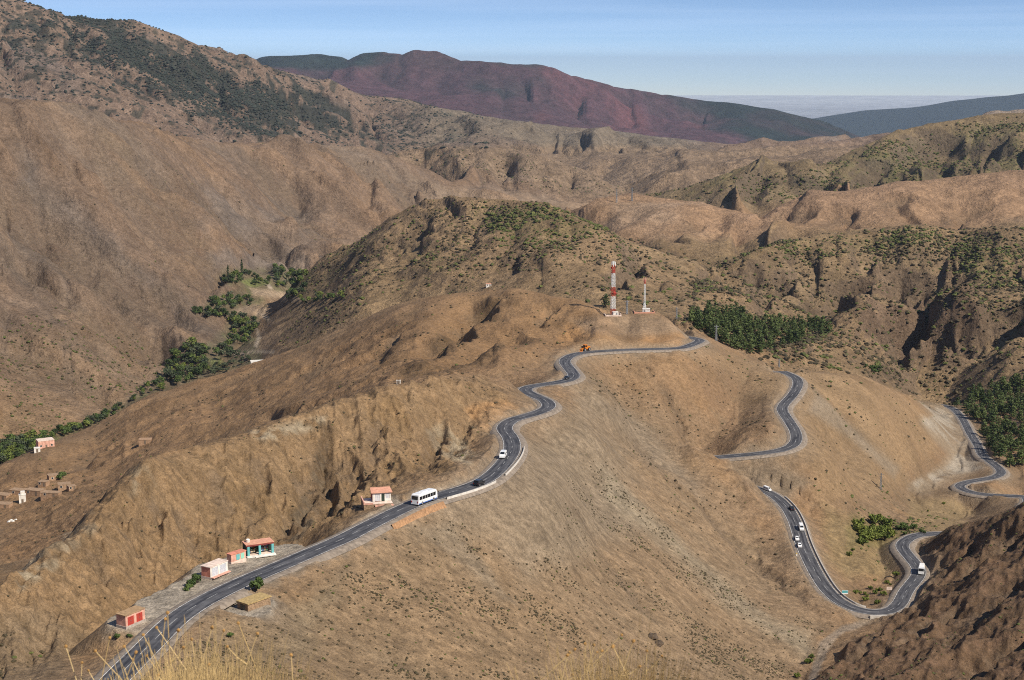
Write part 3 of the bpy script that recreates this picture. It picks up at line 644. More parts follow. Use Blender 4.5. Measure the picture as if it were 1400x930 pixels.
# gravel verges and lay-bys
verge = smooth(7.6, 4.6, RD + fine * 2.2)
lay(verge, (.285, .222, .168), .8)
lay(smooth(1.5, 5.0, RD) * smooth(14, 8, RD + fine * 2), (.29, .215, .15), .35)
lay(smooth(5.6, 3.6, RD + fine) * (PX < 640) * (ROADD > 3) * (Y < 480), (.40, .345, .29), .85)
# fill bank under the coach
_bk = poly([(508,728),(585,690),(592,700),(580,714),(540,728)], 3, (330, 460), 2)
lay(smooth(.25, .8, GULLY) * smooth(-.5, .2, fine) * (Y < 8000), (.16, .115, .08), .6)  # carved gullies darkened, shade painted along their bottoms
lay(smooth(.2, .8, GULLY) * (Y > 8000), (.034, .028, .036), .8)  # far gullies coloured near black so the carved ribs read as shaded
lay(m_face * smooth(.05, -.6, E0), (.165, .112, .066), .6)  # near-face rills painted dark, their shade put into the colour
lay(m_left * smooth(-.1, -.85, E6), (.165, .132, .112), .6)  # gully shade painted in where the frontal sun gives little modelling
lay(m_left * smooth(-.05, .25, E6), (.285, .182, .114), .35)  # ridges between toned lighter, part of the same painted shading
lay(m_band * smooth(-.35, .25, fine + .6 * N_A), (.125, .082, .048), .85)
lay(m_left * smooth(.0, -.8, E3 + .5 * E5), (.20, .155, .125), .5)  # broad gullies of this flank darkened too, as painted shade
sp_ = noise_rows(lambda x, y: fbm(x, y, 24, 2, 111), 3300, 7500)
lay(m_high * smooth(700, 560, PX) * smooth(.22, .38, sp_ + .5 * (m_wood - .25) + .2 * WARPX), (.06, .06, .048), .8)
lay(m_far * smooth(.1, -.6, E4) * smooth(14500, 14000, Y), (.050, .036, .040), .6)  # dark gully shade painted between the red mountain's ribs
COL *= C(.770, .765, .718)
gm = noise_rows(lambda x, y: fbm(x, y, 1.6, 2, 121), 200, 700) + noise_rows(lambda x, y: fbm(x, y, 70, 4, 123, .6), 1100, 4200) * .9
lay(smooth(40000, 80000, Y), (.60, .60, .58), .75)  # plain pales outward, horizon haze painted into its colour
COL *= (1 + 0.30 * fine + 0.14 * WARPX + .22 * gm)[..., None]
COL = np.clip(COL, .015, .6)
# ------------------------------------------------------------------ Blender scene
import bpy, bmesh, random
from mathutils import Vector, Matrix
random.seed(7); RNG = np.random.default_rng(7)
scene = bpy.context.scene
LINK = scene.collection.objects.link
RAD = math.radians
SUN_DIR = Vector((0.80, -0.60, 0)).normalized()
SUN_EL = 43.0

# ---- materials
def nodes_of(name):
    m = bpy.data.materials.new(name); m.use_nodes = True
    nt = m.node_tree; return m, nt, nt.nodes['Principled BSDF']
def mat(name, col, rough=0.8, var=0.12, scale=3.0, metal=0.0, spec=0.3, coat=0.0, bump=0.0):
    m, nt, b = nodes_of(name)
    b.inputs['Roughness'].default_value = rough; b.inputs['Metallic'].default_value = metal
    b.inputs['Specular IOR Level'].default_value = spec
    if coat: b.inputs['Coat Weight'].default_value = coat; b.inputs['Coat Roughness'].default_value = 0.06
    tc = nt.nodes.new('ShaderNodeTexCoord'); n = nt.nodes.new('ShaderNodeTexNoise')
    n.inputs['Scale'].default_value = scale; n.inputs['Detail'].default_value = 5
    nt.links.new(tc.outputs['Object'], n.inputs['Vector'])
    mr = nt.nodes.new('ShaderNodeMapRange'); mr.inputs['From Min'].default_value = .3; mr.inputs['From Max'].default_value = .7
    mr.inputs['To Min'].default_value = 1 - var; mr.inputs['To Max'].default_value = 1 + var
    nt.links.new(n.outputs['Fac'], mr.inputs['Value'])
    mx = nt.nodes.new('ShaderNodeMix'); mx.data_type = 'RGBA'; mx.blend_type = 'MULTIPLY'; mx.inputs['Factor'].default_value = 1
    mx.inputs['A'].default_value = (*col, 1); nt.links.new(mr.outputs['Result'], mx.inputs['B'])
    nt.links.new(mx.outputs['Result'], b.inputs['Base Color'])
    if bump:
        bp = nt.nodes.new('ShaderNodeBump'); bp.inputs['Strength'].default_value = bump; bp.inputs['Distance'].default_value = .05
        nt.links.new(n.outputs['Fac'], bp.inputs['Height']); nt.links.new(bp.outputs['Normal'], b.inputs['Normal'])
    return m
def leaf_mat(name, col, col2):
    m, nt, b = nodes_of(name)
    b.inputs['Roughness'].default_value = .7; b.inputs['Specular IOR Level'].default_value = .2
    oi = nt.nodes.new('ShaderNodeObjectInfo'); tc = nt.nodes.new('ShaderNodeTexCoord'); n = nt.nodes.new('ShaderNodeTexNoise')
    n.inputs['Scale'].default_value = .9; n.inputs['Detail'].default_value = 3
    nt.links.new(tc.outputs['Object'], n.inputs['Vector'])
    ad = nt.nodes.new('ShaderNodeMath'); ad.operation = 'ADD'
    nt.links.new(oi.outputs['Random'], ad.inputs[0]); nt.links.new(n.outputs['Fac'], ad.inputs[1])
    mr = nt.nodes.new('ShaderNodeMapRange'); mr.inputs['From Min'].default_value = .4; mr.inputs['From Max'].default_value = 1.6
    nt.links.new(ad.outputs[0], mr.inputs['Value'])
    mx = nt.nodes.new('ShaderNodeMix'); mx.data_type = 'RGBA'; mx.inputs['A'].default_value = (*col, 1); mx.inputs['B'].default_value = (*col2, 1)
    nt.links.new(mr.outputs['Result'], mx.inputs['Factor']); nt.links.new(mx.outputs['Result'], b.inputs['Base Color'])
    return m
def ground_mat(name, s1, s2, bump, dist, spk=True):
    m, nt, b = nodes_of(name)
    b.inputs['Roughness'].default_value = .95; b.inputs['Specular IOR Level'].default_value = .12
    at_ = nt.nodes.new('ShaderNodeAttribute'); at_.attribute_name = 'soil'
    g = nt.nodes.new('ShaderNodeNewGeometry')
    n1 = nt.nodes.new('ShaderNodeTexNoise'); n1.inputs['Scale'].default_value = s1; n1.inputs['Detail'].default_value = 8; n1.inputs['Roughness'].default_value = .65
    n2 = nt.nodes.new('ShaderNodeTexNoise'); n2.inputs['Scale'].default_value = s2; n2.inputs['Detail'].default_value = 4
    for n in (n1, n2): nt.links.new(g.outputs['Position'], n.inputs['Vector'])
    mr = nt.nodes.new('ShaderNodeMapRange'); mr.inputs['From Min'].default_value = .3; mr.inputs['From Max'].default_value = .7
    mr.inputs['To Min'].default_value = .70; mr.inputs['To Max'].default_value = 1.30
    nt.links.new(n1.outputs['Fac'], mr.inputs['Value'])
    mx = nt.nodes.new('ShaderNodeMix'); mx.data_type = 'RGBA'; mx.blend_type = 'MULTIPLY'; mx.inputs['Factor'].default_value = 1
    nt.links.new(at_.outputs['Color'], mx.inputs['A']); nt.links.new(mr.outputs['Result'], mx.inputs['B'])
    n3 = nt.nodes.new('ShaderNodeTexNoise'); n3.inputs['Scale'].default_value = s1 * 4.5; n3.inputs['Detail'].default_value = 3; nt.links.new(g.outputs['Position'], n3.inputs['Vector'])
    m3 = nt.nodes.new('ShaderNodeMapRange'); m3.inputs['From Min'].default_value = .3; m3.inputs['From Max'].default_value = .7; m3.inputs['To Min'].default_value = .72; m3.inputs['To Max'].default_value = 1.28
    nt.links.new(n3.outputs['Fac'], m3.inputs['Value'])
    mx3 = nt.nodes.new('ShaderNodeMix'); mx3.data_type = 'RGBA'; mx3.blend_type = 'MULTIPLY'; mx3.inputs['Factor'].default_value = 1
    nt.links.new(mx.outputs['Result'], mx3.inputs['A']); nt.links.new(m3.outputs['Result'], mx3.inputs['B']); mx = mx3
    # scattered pebbles and dry tufts
    m2 = nt.nodes.new('ShaderNodeMapRange'); m2.inputs['From Min'].default_value = .60; m2.inputs['From Max'].default_value = .68
    nt.links.new(n2.outputs['Fac'], m2.inputs['Value'])
    mm = nt.nodes.new('ShaderNodeMath'); mm.operation = 'MULTIPLY'; mm.inputs[1].default_value = .45 if spk else 0
    nt.links.new(m2.outputs['Result'], mm.inputs[0])
    mx2 = nt.nodes.new('ShaderNodeMix'); mx2.data_type = 'RGBA'; mx2.blend_type = 'MULTIPLY'
    mx2.inputs['B'].default_value = (.45, .42, .38, 1)
    nt.links.new(mm.outputs[0], mx2.inputs['Factor']); nt.links.new(mx.outputs['Result'], mx2.inputs['A'])
    nt.links.new(mx2.outputs['Result'], b.inputs['Base Color'])
    bp = nt.nodes.new('ShaderNodeBump'); bp.inputs['Strength'].default_value = bump; bp.inputs['Distance'].default_value = dist
    nt.links.new(n1.outputs['Fac'], bp.inputs['Height']); nt.links.new(bp.outputs['Normal'], b.inputs['Normal'])
    return m

# ---- terrain sheets
def make_sheet(name, r0, r1, material, kind='structure'):
    nr = r1 - r0
    co = np.stack([X[r0:r1], Y[r0:r1], TZ[r0:r1]], -1).reshape(-1, 3).astype(np.float32)
    me = bpy.data.meshes.new(name)
    me.vertices.add(len(co)); me.vertices.foreach_set('co', co.ravel())
    i = np.arange(nr - 1)[:, None] * NC + np.arange(NC - 1)[None]
    q = np.stack([i, i + 1, i + NC + 1, i + NC], -1).reshape(-1, 4).astype(np.int32)
    me.loops.add(q.size); me.loops.foreach_set('vertex_index', q.ravel())
    me.polygons.add(len(q)); me.polygons.foreach_set('loop_start', np.arange(0, q.size, 4, dtype=np.int32))
    me.polygons.foreach_set('use_smooth', np.ones(len(q), bool))
    a = me.color_attributes.new('soil', 'FLOAT_COLOR', 'POINT')
    c4 = np.ones((len(co), 4), np.float32); c4[:, :3] = COL[r0:r1].reshape(-1, 3)
    a.data.foreach_set('color', c4.ravel())
    me.update(); me.validate()
    me.materials.append(material)
    o = bpy.data.objects.new(name, me); LINK(o); o['kind'] = kind
    return o
_cut = [0] + [int(np.searchsorted(V, y)) for y in (1075, 3350, 7600, 27000)] + [NR - 1]
_mats = [ground_mat('ground_near', .55, 1.3, .9, 1.1), ground_mat('ground_hills', .16, .35, 1.0, 5.0), ground_mat('ground_mountain', .05, .12, 1.0, 16.0), ground_mat('ground_far_mountain', .012, .03, .6, 30, False), ground_mat('ground_plain', .001, .01, 0, 1, False)]
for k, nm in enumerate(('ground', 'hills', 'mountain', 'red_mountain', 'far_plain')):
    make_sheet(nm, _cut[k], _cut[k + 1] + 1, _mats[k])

# ---- mesh builder
class MB:
    def __init__(s): s.v = []; s.f = []; s.m = []; s.cur = 0
    def mat(s, k): s.cur = k; return s
    def add(s, vs, fs):
        o = len(s.v); s.v += [tuple(v) for v in vs]; s.f += [tuple(o + i for i in f) for f in fs]; s.m += [s.cur] * len(fs); return s
    def box(s, x0, x1, y0, y1, z0, z1, bev=0.0):
        if bev:
            b = bev; P = [(x0 + b, y0), (x1 - b, y0), (x1, y0 + b), (x1, y1 - b), (x1 - b, y1), (x0 + b, y1), (x0, y1 - b), (x0, y0 + b)]
            return s.prism(P, z0, z1, b)
        V_ = [(x0,y0,z0),(x1,y0,z0),(x1,y1,z0),(x0,y1,z0),(x0,y0,z1),(x1,y0,z1),(x1,y1,z1),(x0,y1,z1)]
        return s.add(V_, [(0,3,2,1),(4,5,6,7),(0,1,5,4),(1,2,6,5),(2,3,7,6),(3,0,4,7)])
    def prism(s, P, z0, z1, top_in=0.0):
        n = len(P); cx = sum(p[0] for p in P) / n; cy = sum(p[1] for p in P) / n
        def ins(p, d):
            L = math.hypot(p[0] - cx, p[1] - cy) + 1e-9; k = max(0, 1 - d / L); return (cx + (p[0] - cx) * k, cy + (p[1] - cy) * k)
        rings = [[(x, y, z0) for x, y in P]]
        if top_in: rings += [[(x, y, z1 - top_in) for x, y in P], [(*ins(p, top_in), z1) for p in P]]
        else: rings += [[(x, y, z1) for x, y in P]]
        vs = [v for r in rings for v in r]; fs = [tuple(range(n))[::-1]]
        for k in range(len(rings) - 1):
            for i in range(n): fs.append((k*n + i, k*n + (i+1) % n, (k+1)*n + (i+1) % n, (k+1)*n + i))
        fs.append(tuple((len(rings) - 1) * n + i for i in range(n)))
        return s.add(vs, fs)
    def side(s, P, y0, y1, taper=None):
        """outline P in (x, z), extruded across y; taper = list of y insets per point"""
        n = len(P); t = taper or [0] * n
        vs = [(x, y0 + t[i], z) for i, (x, z) in enumerate(P)] + [(x, y1 - t[i], z) for i, (x, z) in enumerate(P)]
        fs = [tuple(range(n)), tuple(range(2*n - 1, n - 1, -1))] + [(i, i + n, (i+1) % n + n, (i+1) % n) for i in range(n)]
        return s.add(vs, fs)
    def tube(s, a, b, r0, r1=None, n=6):
        a = Vector(a); b = Vector(b); r1 = r0 if r1 is None else r1
        d = (b - a).normalized(); u = d.orthogonal().normalized(); w = d.cross(u)
        vs = [a + (u * math.cos(6.2832*i/n) + w * math.sin(6.2832*i/n)) * r0 for i in range(n)] + [b + (u * math.cos(6.2832*i/n) + w * math.sin(6.2832*i/n)) * r1 for i in range(n)]
        return s.add(vs, [tuple(range(n))[::-1], tuple(range(n, 2*n))] + [(i, (i+1) % n, (i+1) % n + n, i + n) for i in range(n)])
    def path(s, P, r0, r1, n=5):
        P = [Vector(p) for p in P]; k = len(P); vs = []
        for j, p in enumerate(P):
            d = (P[min(j+1, k-1)] - P[max(j-1, 0)]).normalized(); u = d.cross(Vector((.31, .87, .12))).normalized(); w = d.cross(u)
            r = r0 + (r1 - r0) * j / (k - 1)
            vs += [p + (u * math.cos(6.2832*i/n) + w * math.sin(6.2832*i/n)) * r for i in range(n)]
        fs = [(j*n + i, j*n + (i+1) % n, (j+1)*n + (i+1) % n, (j+1)*n + i) for j in range(k-1) for i in range(n)]
        return s.add(vs, fs + [tuple(range(n))[::-1], tuple((k-1)*n + i for i in range(n))])
    def blob(s, c, r, sub=1, jit=.25, flat=1.0):
        bm = bmesh.new(); bmesh.ops.create_icosphere(bm, subdivisions=sub, radius=1)
        vs = []
        for v in bm.verts:
            k = 1 + random.uniform(-jit, jit); vs.append((c[0] + v.co.x*r*k, c[1] + v.co.y*r*k, c[2] + v.co.z*r*k*flat))
        fs = [tuple(v.index for v in f.verts) for f in bm.faces]; bm.free()
        return s.add(vs, fs)
    def mesh(s, name, mats, smooth_=False):
        me = bpy.data.meshes.new(name); me.from_pydata(s.v, [], s.f); me.update()
        if not isinstance(mats, (list, tuple)): mats = [mats]
        for m in mats: me.materials.append(m)
        if len(mats) > 1: me.polygons.foreach_set('material_index', s.m)
        bm = bmesh.new(); bm.from_mesh(me); bmesh.ops.recalc_face_normals(bm, faces=bm.faces); bm.to_mesh(me); bm.free()
        if smooth_: me.polygons.foreach_set('use_smooth', [True] * len(me.polygons))
        return me
    def obj(s, name, mats, parent=None, smooth_=False):
        o = bpy.data.objects.new(name, s.mesh(name, mats, smooth_)); LINK(o)
        if parent: o.parent = parent
        return o
def thing(name, label, cat, loc=(0, 0, 0), rz=0.0, group=None):
    o = bpy.data.objects.new(name, None); LINK(o); o.empty_display_size = .5
    o.location = loc; o.rotation_euler = (0, 0, rz); o['label'] = label; o['category'] = cat
    if group: o['group'] = group
    return o
def tag(o, label, cat, group=None):
    o['label'] = label; o['category'] = cat
    if group: o['group'] = group
    return o
def dup(root, loc, rz=0.0, sc=1.0, label=None, group=None, cat=None):
    r = root.copy(); LINK(r); r.location = loc; r.rotation_euler = (0, 0, rz)
    r.scale = (sc, sc, sc) if not isinstance(sc, tuple) else sc
    if label: r['label'] = label
    if group: r['group'] = group
    for ch in root.children:
        c = ch.copy(); LINK(c); c.parent = r
        for g in ch.children:
            d = g.copy(); LINK(d); d.parent = c
    return r

# ---- the road
def ribbon(L, offs, zs, closed=False):
    T = np.gradient(L[:, :2], axis=0); T /= np.linalg.norm(T, axis=1)[:, None] + 1e-9
    N = np.stack([-T[:, 1], T[:, 0]], 1)      # left of travel
    rows = [np.stack([L[:, 0] + N[:, 0]*o, L[:, 1] + N[:, 1]*o, L[:, 2] + z], 1) for o, z in zip(offs, zs)]
    return np.stack(rows, 1)
def ribbon_mesh(name, parts, material, kind='structure'):
    me = bpy.data.meshes.new(name); vs = []; fs = []; uvs = []
    for R_ in parts:
        n, k, _ = R_.shape; o = len(vs); vs += [tuple(p) for p in R_.reshape(-1, 3)]
        s_ = np.concatenate([[0], np.cumsum(np.linalg.norm(np.diff(R_[:, k // 2], axis=0), axis=1))])
        for i in range(n - 1):
            for j in range(k - 1):
                fs.append((o + i*k + j + 1, o + i*k + j, o + (i+1)*k + j, o + (i+1)*k + j + 1))
                for (ii, jj) in ((i, j+1), (i, j), (i+1, j), (i+1, j+1)): uvs.append((jj / (k - 1), s_[ii] / 10.0))
    me.from_pydata(vs, [], fs); me.update()
    ul = me.uv_layers.new(name='UVMap'); ul.data.foreach_set('uv', np.array(uvs, np.float32).ravel())
    me.materials.append(material); me.polygons.foreach_set('use_smooth', [True] * len(fs))
    o = bpy.data.objects.new(name, me); LINK(o)
    if kind: o['kind'] = kind
    return o
def asphalt_mat():
    m, nt, b = nodes_of('asphalt')
    b.inputs['Roughness'].default_value = .75; b.inputs['Specular IOR Level'].default_value = .35
    tc = nt.nodes.new('ShaderNodeTexCoord'); mp = nt.nodes.new('ShaderNodeMapping'); mp.inputs['Scale'].default_value = (7, .5, 1)
    nt.links.new(tc.outputs['UV'], mp.inputs['Vector'])
    n = nt.nodes.new('ShaderNodeTexNoise'); n.inputs['Scale'].default_value = 1.0; n.inputs['Detail'].default_value = 5; nt.links.new(mp.outputs[0], n.inputs['Vector'])
    r = nt.nodes.new('ShaderNodeValToRGB'); r.color_ramp.elements[0].position = .36; r.color_ramp.elements[0].color = (.030, .030, .035, 1)
    r.color_ramp.elements[1].position = .62; r.color_ramp.elements[1].color = (.100, .097, .100, 1)
    nt.links.new(n.outputs['Fac'], r.inputs['Fac'])
    n2 = nt.nodes.new('ShaderNodeTexNoise'); n2.inputs['Scale'].default_value = .5; n2.inputs['Detail'].default_value = 9
    g = nt.nodes.new('ShaderNodeNewGeometry'); nt.links.new(g.outputs['Position'], n2.inputs['Vector'])
    mr = nt.nodes.new('ShaderNodeMapRange'); mr.inputs['To Min'].default_value = .45; mr.inputs['To Max'].default_value = 1.55; nt.links.new(n2.outputs['Fac'], mr.inputs['Value'])
    mx = nt.nodes.new('ShaderNodeMix'); mx.data_type = 'RGBA'; mx.blend_type = 'MULTIPLY'; mx.inputs['Factor'].default_value = 1
    nt.links.new(r.outputs['Color'], mx.inputs['A']); nt.links.new(mr.outputs['Result'], mx.inputs['B']); sx = nt.nodes.new('ShaderNodeSeparateXYZ'); nt.links.new(tc.outputs['UV'], sx.inputs[0])
    def mth(op, a, b_=None, c_=None):
        q = nt.nodes.new('ShaderNodeMath'); q.operation = op
        for k, v in enumerate((a, b_, c_)):
            if v is None: continue
            if isinstance(v, (int, float)): q.inputs[k].default_value = v
            else: nt.links.new(v, q.inputs[k])
        return q.outputs[0]
    e = mth('ABSOLUTE', mth('SUBTRACT', sx.outputs['X'], .5))
    e = mth('ADD', e, mth('MULTIPLY', mth('SUBTRACT', n2.outputs['Fac'], .5), .35))
    em = nt.nodes.new('ShaderNodeMapRange'); em.inputs['From Min'].default_value = .40; em.inputs['From Max'].default_value = .52; em.inputs['To Max'].default_value = .8; nt.links.new(e, em.inputs['Value'])
    md = nt.nodes.new('ShaderNodeMix'); md.data_type = 'RGBA'; md.inputs['B'].default_value = (.22, .175, .135, 1)      # dust blown over the edges
    nt.links.new(em.outputs['Result'], md.inputs['Factor']); nt.links.new(mx.outputs['Result'], md.inputs['A'])
    nt.links.new(md.outputs['Result'], b.inputs['Base Color'])
    return m
M_ASPH = asphalt_mat()
M_GRAV = mat('gravel', (.225, .182, .142), .95, .35, .8)
M_LINE = mat('road_paint', (.50, .49, .47), .7, .5, .6)
M_KERB = mat('concrete', (.46, .42, .37), .9, .2, 1.0)
ASW = 3.15
ribbon_mesh('road_shoulder', [ribbon(L, [5.5, 4.5, 3.8, 0, -3.8, -4.5, -5.5], [-.9, -.16, .0, .04, .0, -.16, -.9]) for L in (LINE_A, LINE_B)], M_GRAV)
ribbon_mesh('road', [ribbon(L, [ASW, ASW*.6, ASW*.2, -ASW*.2, -ASW*.6, -ASW], [.05, .09, .12, .12, .09, .05]) for L in (LINE_A, LINE_B)], M_ASPH)
_lines = []
for L in (LINE_A, LINE_B):
    for o in (ASW - .28, -ASW + .28): _lines.append(ribbon(L, [o + .08, o - .08], [.095, .095]))
    for k in range(0, len(L) - 4, 6): _lines.append(ribbon(L[k:k+4], [.05, -.05], [.145, .145]))
ribbon_mesh('road_marking', _lines, M_LINE)
def wall_strip(L, off, w, h0, h1):
    return ribbon(L, [off + w/2, off + w/2, off - w/2, off - w/2], [h0, h1, h1, h0])
_pa, _pb = proj(LINE_A[:, 0], LINE_A[:, 1], LINE_A[:, 2])
def near_idx(L, px, py):
    a, b = proj(L[:, 0], L[:, 1], L[:, 2]); return int(np.argmin(np.hypot(a - px, b - py)))
def parapet(L, a, b, off, label):
    i0, i1 = sorted((near_idx(L, *a), near_idx(L, *b)))
    o = ribbon_mesh('parapet_wall', [wall_strip(L[i0:i1], off, .32, -1.2, .55)], M_KERB, None)
    return tag(o, label, 'wall')
parapet(LINE_A, (594, 681), (664, 656), -4.1, 'low pale parapet along the outer road edge beside the white coach')
parapet(LINE_A, (672, 650), (701, 611), -4.1, 'low pale parapet on the outside of the bend by the white van')
parapet(LINE_B, (1062, 680), (1185, 838), 4.1, 'low concrete parapet along the outer edge of the lower road with four vehicles')

M_BANK = mat('orange_gravel', (.36, .20, .10), .95, .35, 1.2, bump=.6)
i0, i1 = near_idx(LINE_A, 512, 716), near_idx(LINE_A, 592, 680)
_R = ribbon(LINE_A[i0:i1], [-4.7, -5.0, -8.6, -4.9, -4.7], [-.2, .06, -5.2, -6, -.2])
_n = len(_R)
for _k in range(_n):        # the bank runs out to nothing at its near end
    _f = min(1, (_k + 2) / (.55 * _n)); _R[_k, 2] = _R[_k, 1] + (_R[_k, 2] - _R[_k, 1]) * _f
tag(ribbon_mesh('embankment', [_R], M_BANK, None), 'orange gravel embankment shoring up the road under the white coach', 'embankment')

# ---- camera, light, sky, air
cam = bpy.data.cameras.new('camera'); co_ = bpy.data.objects.new('camera', cam); LINK(co_)
cam.sensor_fit = 'HORIZONTAL'; cam.sensor_width = 36; cam.lens = 36 * F / 1400
co_.location = (0, 0, 0); co_.rotation_euler = (math.pi / 2 - TH, 0, 0)
cam.clip_start = .2; cam.clip_end = 200000
cam.dof.use_dof = True; cam.dof.focus_distance = 500; cam.dof.aperture_fstop = 18
scene.camera = co_
sun = bpy.data.lights.new('sun', 'SUN'); so = bpy.data.objects.new('sun', sun); LINK(so)
sun.energy = 5.0; sun.angle = RAD(.5); sun.color = (1, .92, .79)
_d = Vector((SUN_DIR.x * math.cos(RAD(SUN_EL)), SUN_DIR.y * math.cos(RAD(SUN_EL)), math.sin(RAD(SUN_EL))))
so.rotation_euler = _d.to_track_quat('Z', 'Y').to_euler(); so.location = (300, -200, 400)
w = bpy.data.worlds.new('World'); scene.world = w; w.use_nodes = True
nt = w.node_tree; bg = nt.nodes['Background']
sky = nt.nodes.new('ShaderNodeTexSky'); sky.sky_type = 'NISHITA'; sky.sun_disc = False
sky.sun_elevation = RAD(SUN_EL); sky.sun_rotation = math.atan2(SUN_DIR.x, SUN_DIR.y); sky.altitude = 2000; sky.air_density = 1.0; sky.dust_density = .2; sky.ozone_density = 3.0
tc = nt.nodes.new('ShaderNodeTexCoord')
sep = nt.nodes.new('ShaderNodeSeparateXYZ'); nt.links.new(tc.outputs['Generated'], sep.inputs[0])
zz = nt.nodes.new('ShaderNodeMath'); zz.operation = 'MULTIPLY_ADD'; zz.inputs[1].default_value = 3.0; zz.inputs[2].default_value = .06
nt.links.new(sep.outputs['Z'], zz.inputs[0])
cmb = nt.nodes.new('ShaderNodeCombineXYZ')
nt.links.new(sep.outputs['X'], cmb.inputs['X']); nt.links.new(sep.outputs['Y'], cmb.inputs['Y']); nt.links.new(zz.outputs[0], cmb.inputs['Z'])
nrm = nt.nodes.new('ShaderNodeVectorMath'); nrm.operation = 'NORMALIZE'; nt.links.new(cmb.outputs[0], nrm.inputs[0])
nt.links.new(nrm.outputs[0], sky.inputs['Vector'])
# thin streaks of high cloud
mp = nt.nodes.new('ShaderNodeMapping'); mp.inputs['Scale'].default_value = (1.6, 1.6, 75); nt.links.new(tc.outputs['Generated'], mp.inputs['Vector'])
cn = nt.nodes.new('ShaderNodeTexNoise'); cn.inputs['Scale'].default_value = 2.0; cn.inputs['Detail'].default_value = 5; nt.links.new(mp.outputs[0], cn.inputs['Vector'])
cr = nt.nodes.new('ShaderNodeMapRange'); cr.inputs['From Min'].default_value = .42; cr.inputs['From Max'].default_value = .8; cr.inputs['To Max'].default_value = .10
nt.links.new(cn.outputs['Fac'], cr.inputs['Value'])
cm = nt.nodes.new('ShaderNodeMix'); cm.data_type = 'RGBA'; cm.inputs['B'].default_value = (8.5, 9.2, 10.5, 1)
nt.links.new(cr.outputs['Result'], cm.inputs['Factor']); nt.links.new(sky.outputs['Color'], cm.inputs['A'])
nt.links.new(cm.outputs['Result'], bg.inputs['Color']); bg.inputs['Strength'].default_value = .125
def haze(density):
    mb = MB(); mb.box(-90000, 90000, -400, 82000, -1700, 450)
    m = bpy.data.materials.new('haze'); m.use_nodes = True; n_ = m.node_tree; n_.nodes.remove(n_.nodes['Principled BSDF'])
    pv = n_.nodes.new('ShaderNodeVolumePrincipled'); pv.inputs['Color'].default_value = (.64, .79, 1.0, 1); pv.inputs['Density'].default_value = density; pv.inputs['Anisotropy'].default_value = 0
    n_.links.new(pv.outputs[0], n_.nodes['Material Output'].inputs['Volume'])
    o = mb.obj('haze', m); o['kind'] = 'stuff'; o['label'] = 'thin blue haze in the air over the far mountains'
    return o
haze(1.5e-5)
vs = scene.view_settings; vs.view_transform = 'Standard'; vs.look = 'None'; vs.exposure = 0.26; vs.gamma = 1
scene.cycles.filter_width = 1.05; scene.cycles.volume_bounces = 0; scene.cycles.max_bounces = 5; scene.cycles.diffuse_bounces = 2
scene.cycles.use_denoising = False
# ------------------------------------------------------------------ things
M_WHITE = mat('white_paint', (.78, .78, .77), .35, .06, 2, spec=.5, coat=.3)
M_BLACK = mat('black_paint', (.018, .018, .020), .3, .1, 2, spec=.5, coat=.4)
M_SILVER = mat('silver_paint', (.55, .56, .58), .35, .06, 2, metal=.3)
M_GLASS = mat('dark_glass', (.012, .015, .018), .12, .05, 2, spec=.6)
M_TYRE = mat('tyre_rubber', (.02, .02, .02), .9)
M_RIM = mat('rim_metal', (.45, .45, .46), .4, metal=.6)
M_LAMP = mat('lamp_glass', (.75, .74, .68), .2, .05, 2, spec=.6)
M_TAIL = mat('tail_lamp', (.35, .02, .015), .3)
M_BLUE = mat('blue_stripe', (.08, .16, .42), .4)
M_ORANGE = mat('orange_paint', (.60, .19, .02), .5, .25, 3)
M_STEEL = mat('grey_steel', (.28, .29, .30), .5, .2, 3, metal=.4)
M_RED = mat('red_paint', (.42, .045, .03), .6, .2, 2)
M_MWHITE = mat('mast_white', (.72, .72, .70), .6, .1, 2)
M_PINK = mat('pink_plaster', (.60, .33, .25), .9, .3, .8)
M_CORAL = mat('coral_plaster', (.62, .24, .16), .9, .3, .8)
M_CREAM = mat('cream_plaster', (.66, .52, .43), .9, .3, .8)
M_DOORRED = mat('red_door_paint', (.38, .05, .035), .6, .2, 4)
M_SALMON = mat('salmon_roof', (.60, .30, .20), .9, .2, 1.4)
M_DIRT = mat('earth_roof', (.34, .22, .12), .95, .25, 1.5)
M_MAROON = mat('maroon_paint', (.22, .05, .045), .7, .15, 2)
M_DGREEN = mat('dark_green_wall', (.025, .04, .03), .8, .2, 2)
M_TURQ = mat('turquoise_paint', (.14, .42, .42), .6, .12, 2)
M_MINT = mat('mint_paint', (.28, .55, .42), .6, .12, 2)
M_WPLAST = mat('whitewash', (.68, .64, .58), .9, .25, 1.0)
M_SHUT = mat('grey_shutter', (.50, .51, .54), .5, .15, 3)
M_STONE = mat('brown_stone', (.27, .18, .11), .95, .4, 2.5, bump=.6)
M_MUD = mat('mud_wall', (.33, .21, .13), .95, .25, 1.2)
M_MUDROOF = mat('mud_roof', (.30, .20, .125), .95, .25, 1.0)
M_WOODP = mat('weathered_wood', (.16, .12, .085), .9, .25, 2)
M_TRUNK = mat('bark', (.10, .07, .045), .95, .3, 3)
M_SIGNTEAL = mat('teal_sign', (.10, .36, .38), .5, .08, 2)
M_YEL = mat('yellow_paint', (.62, .42, .04), .6)
M_TARP = mat('white_tarpaulin', (.70, .69, .67), .7, .12, 1)

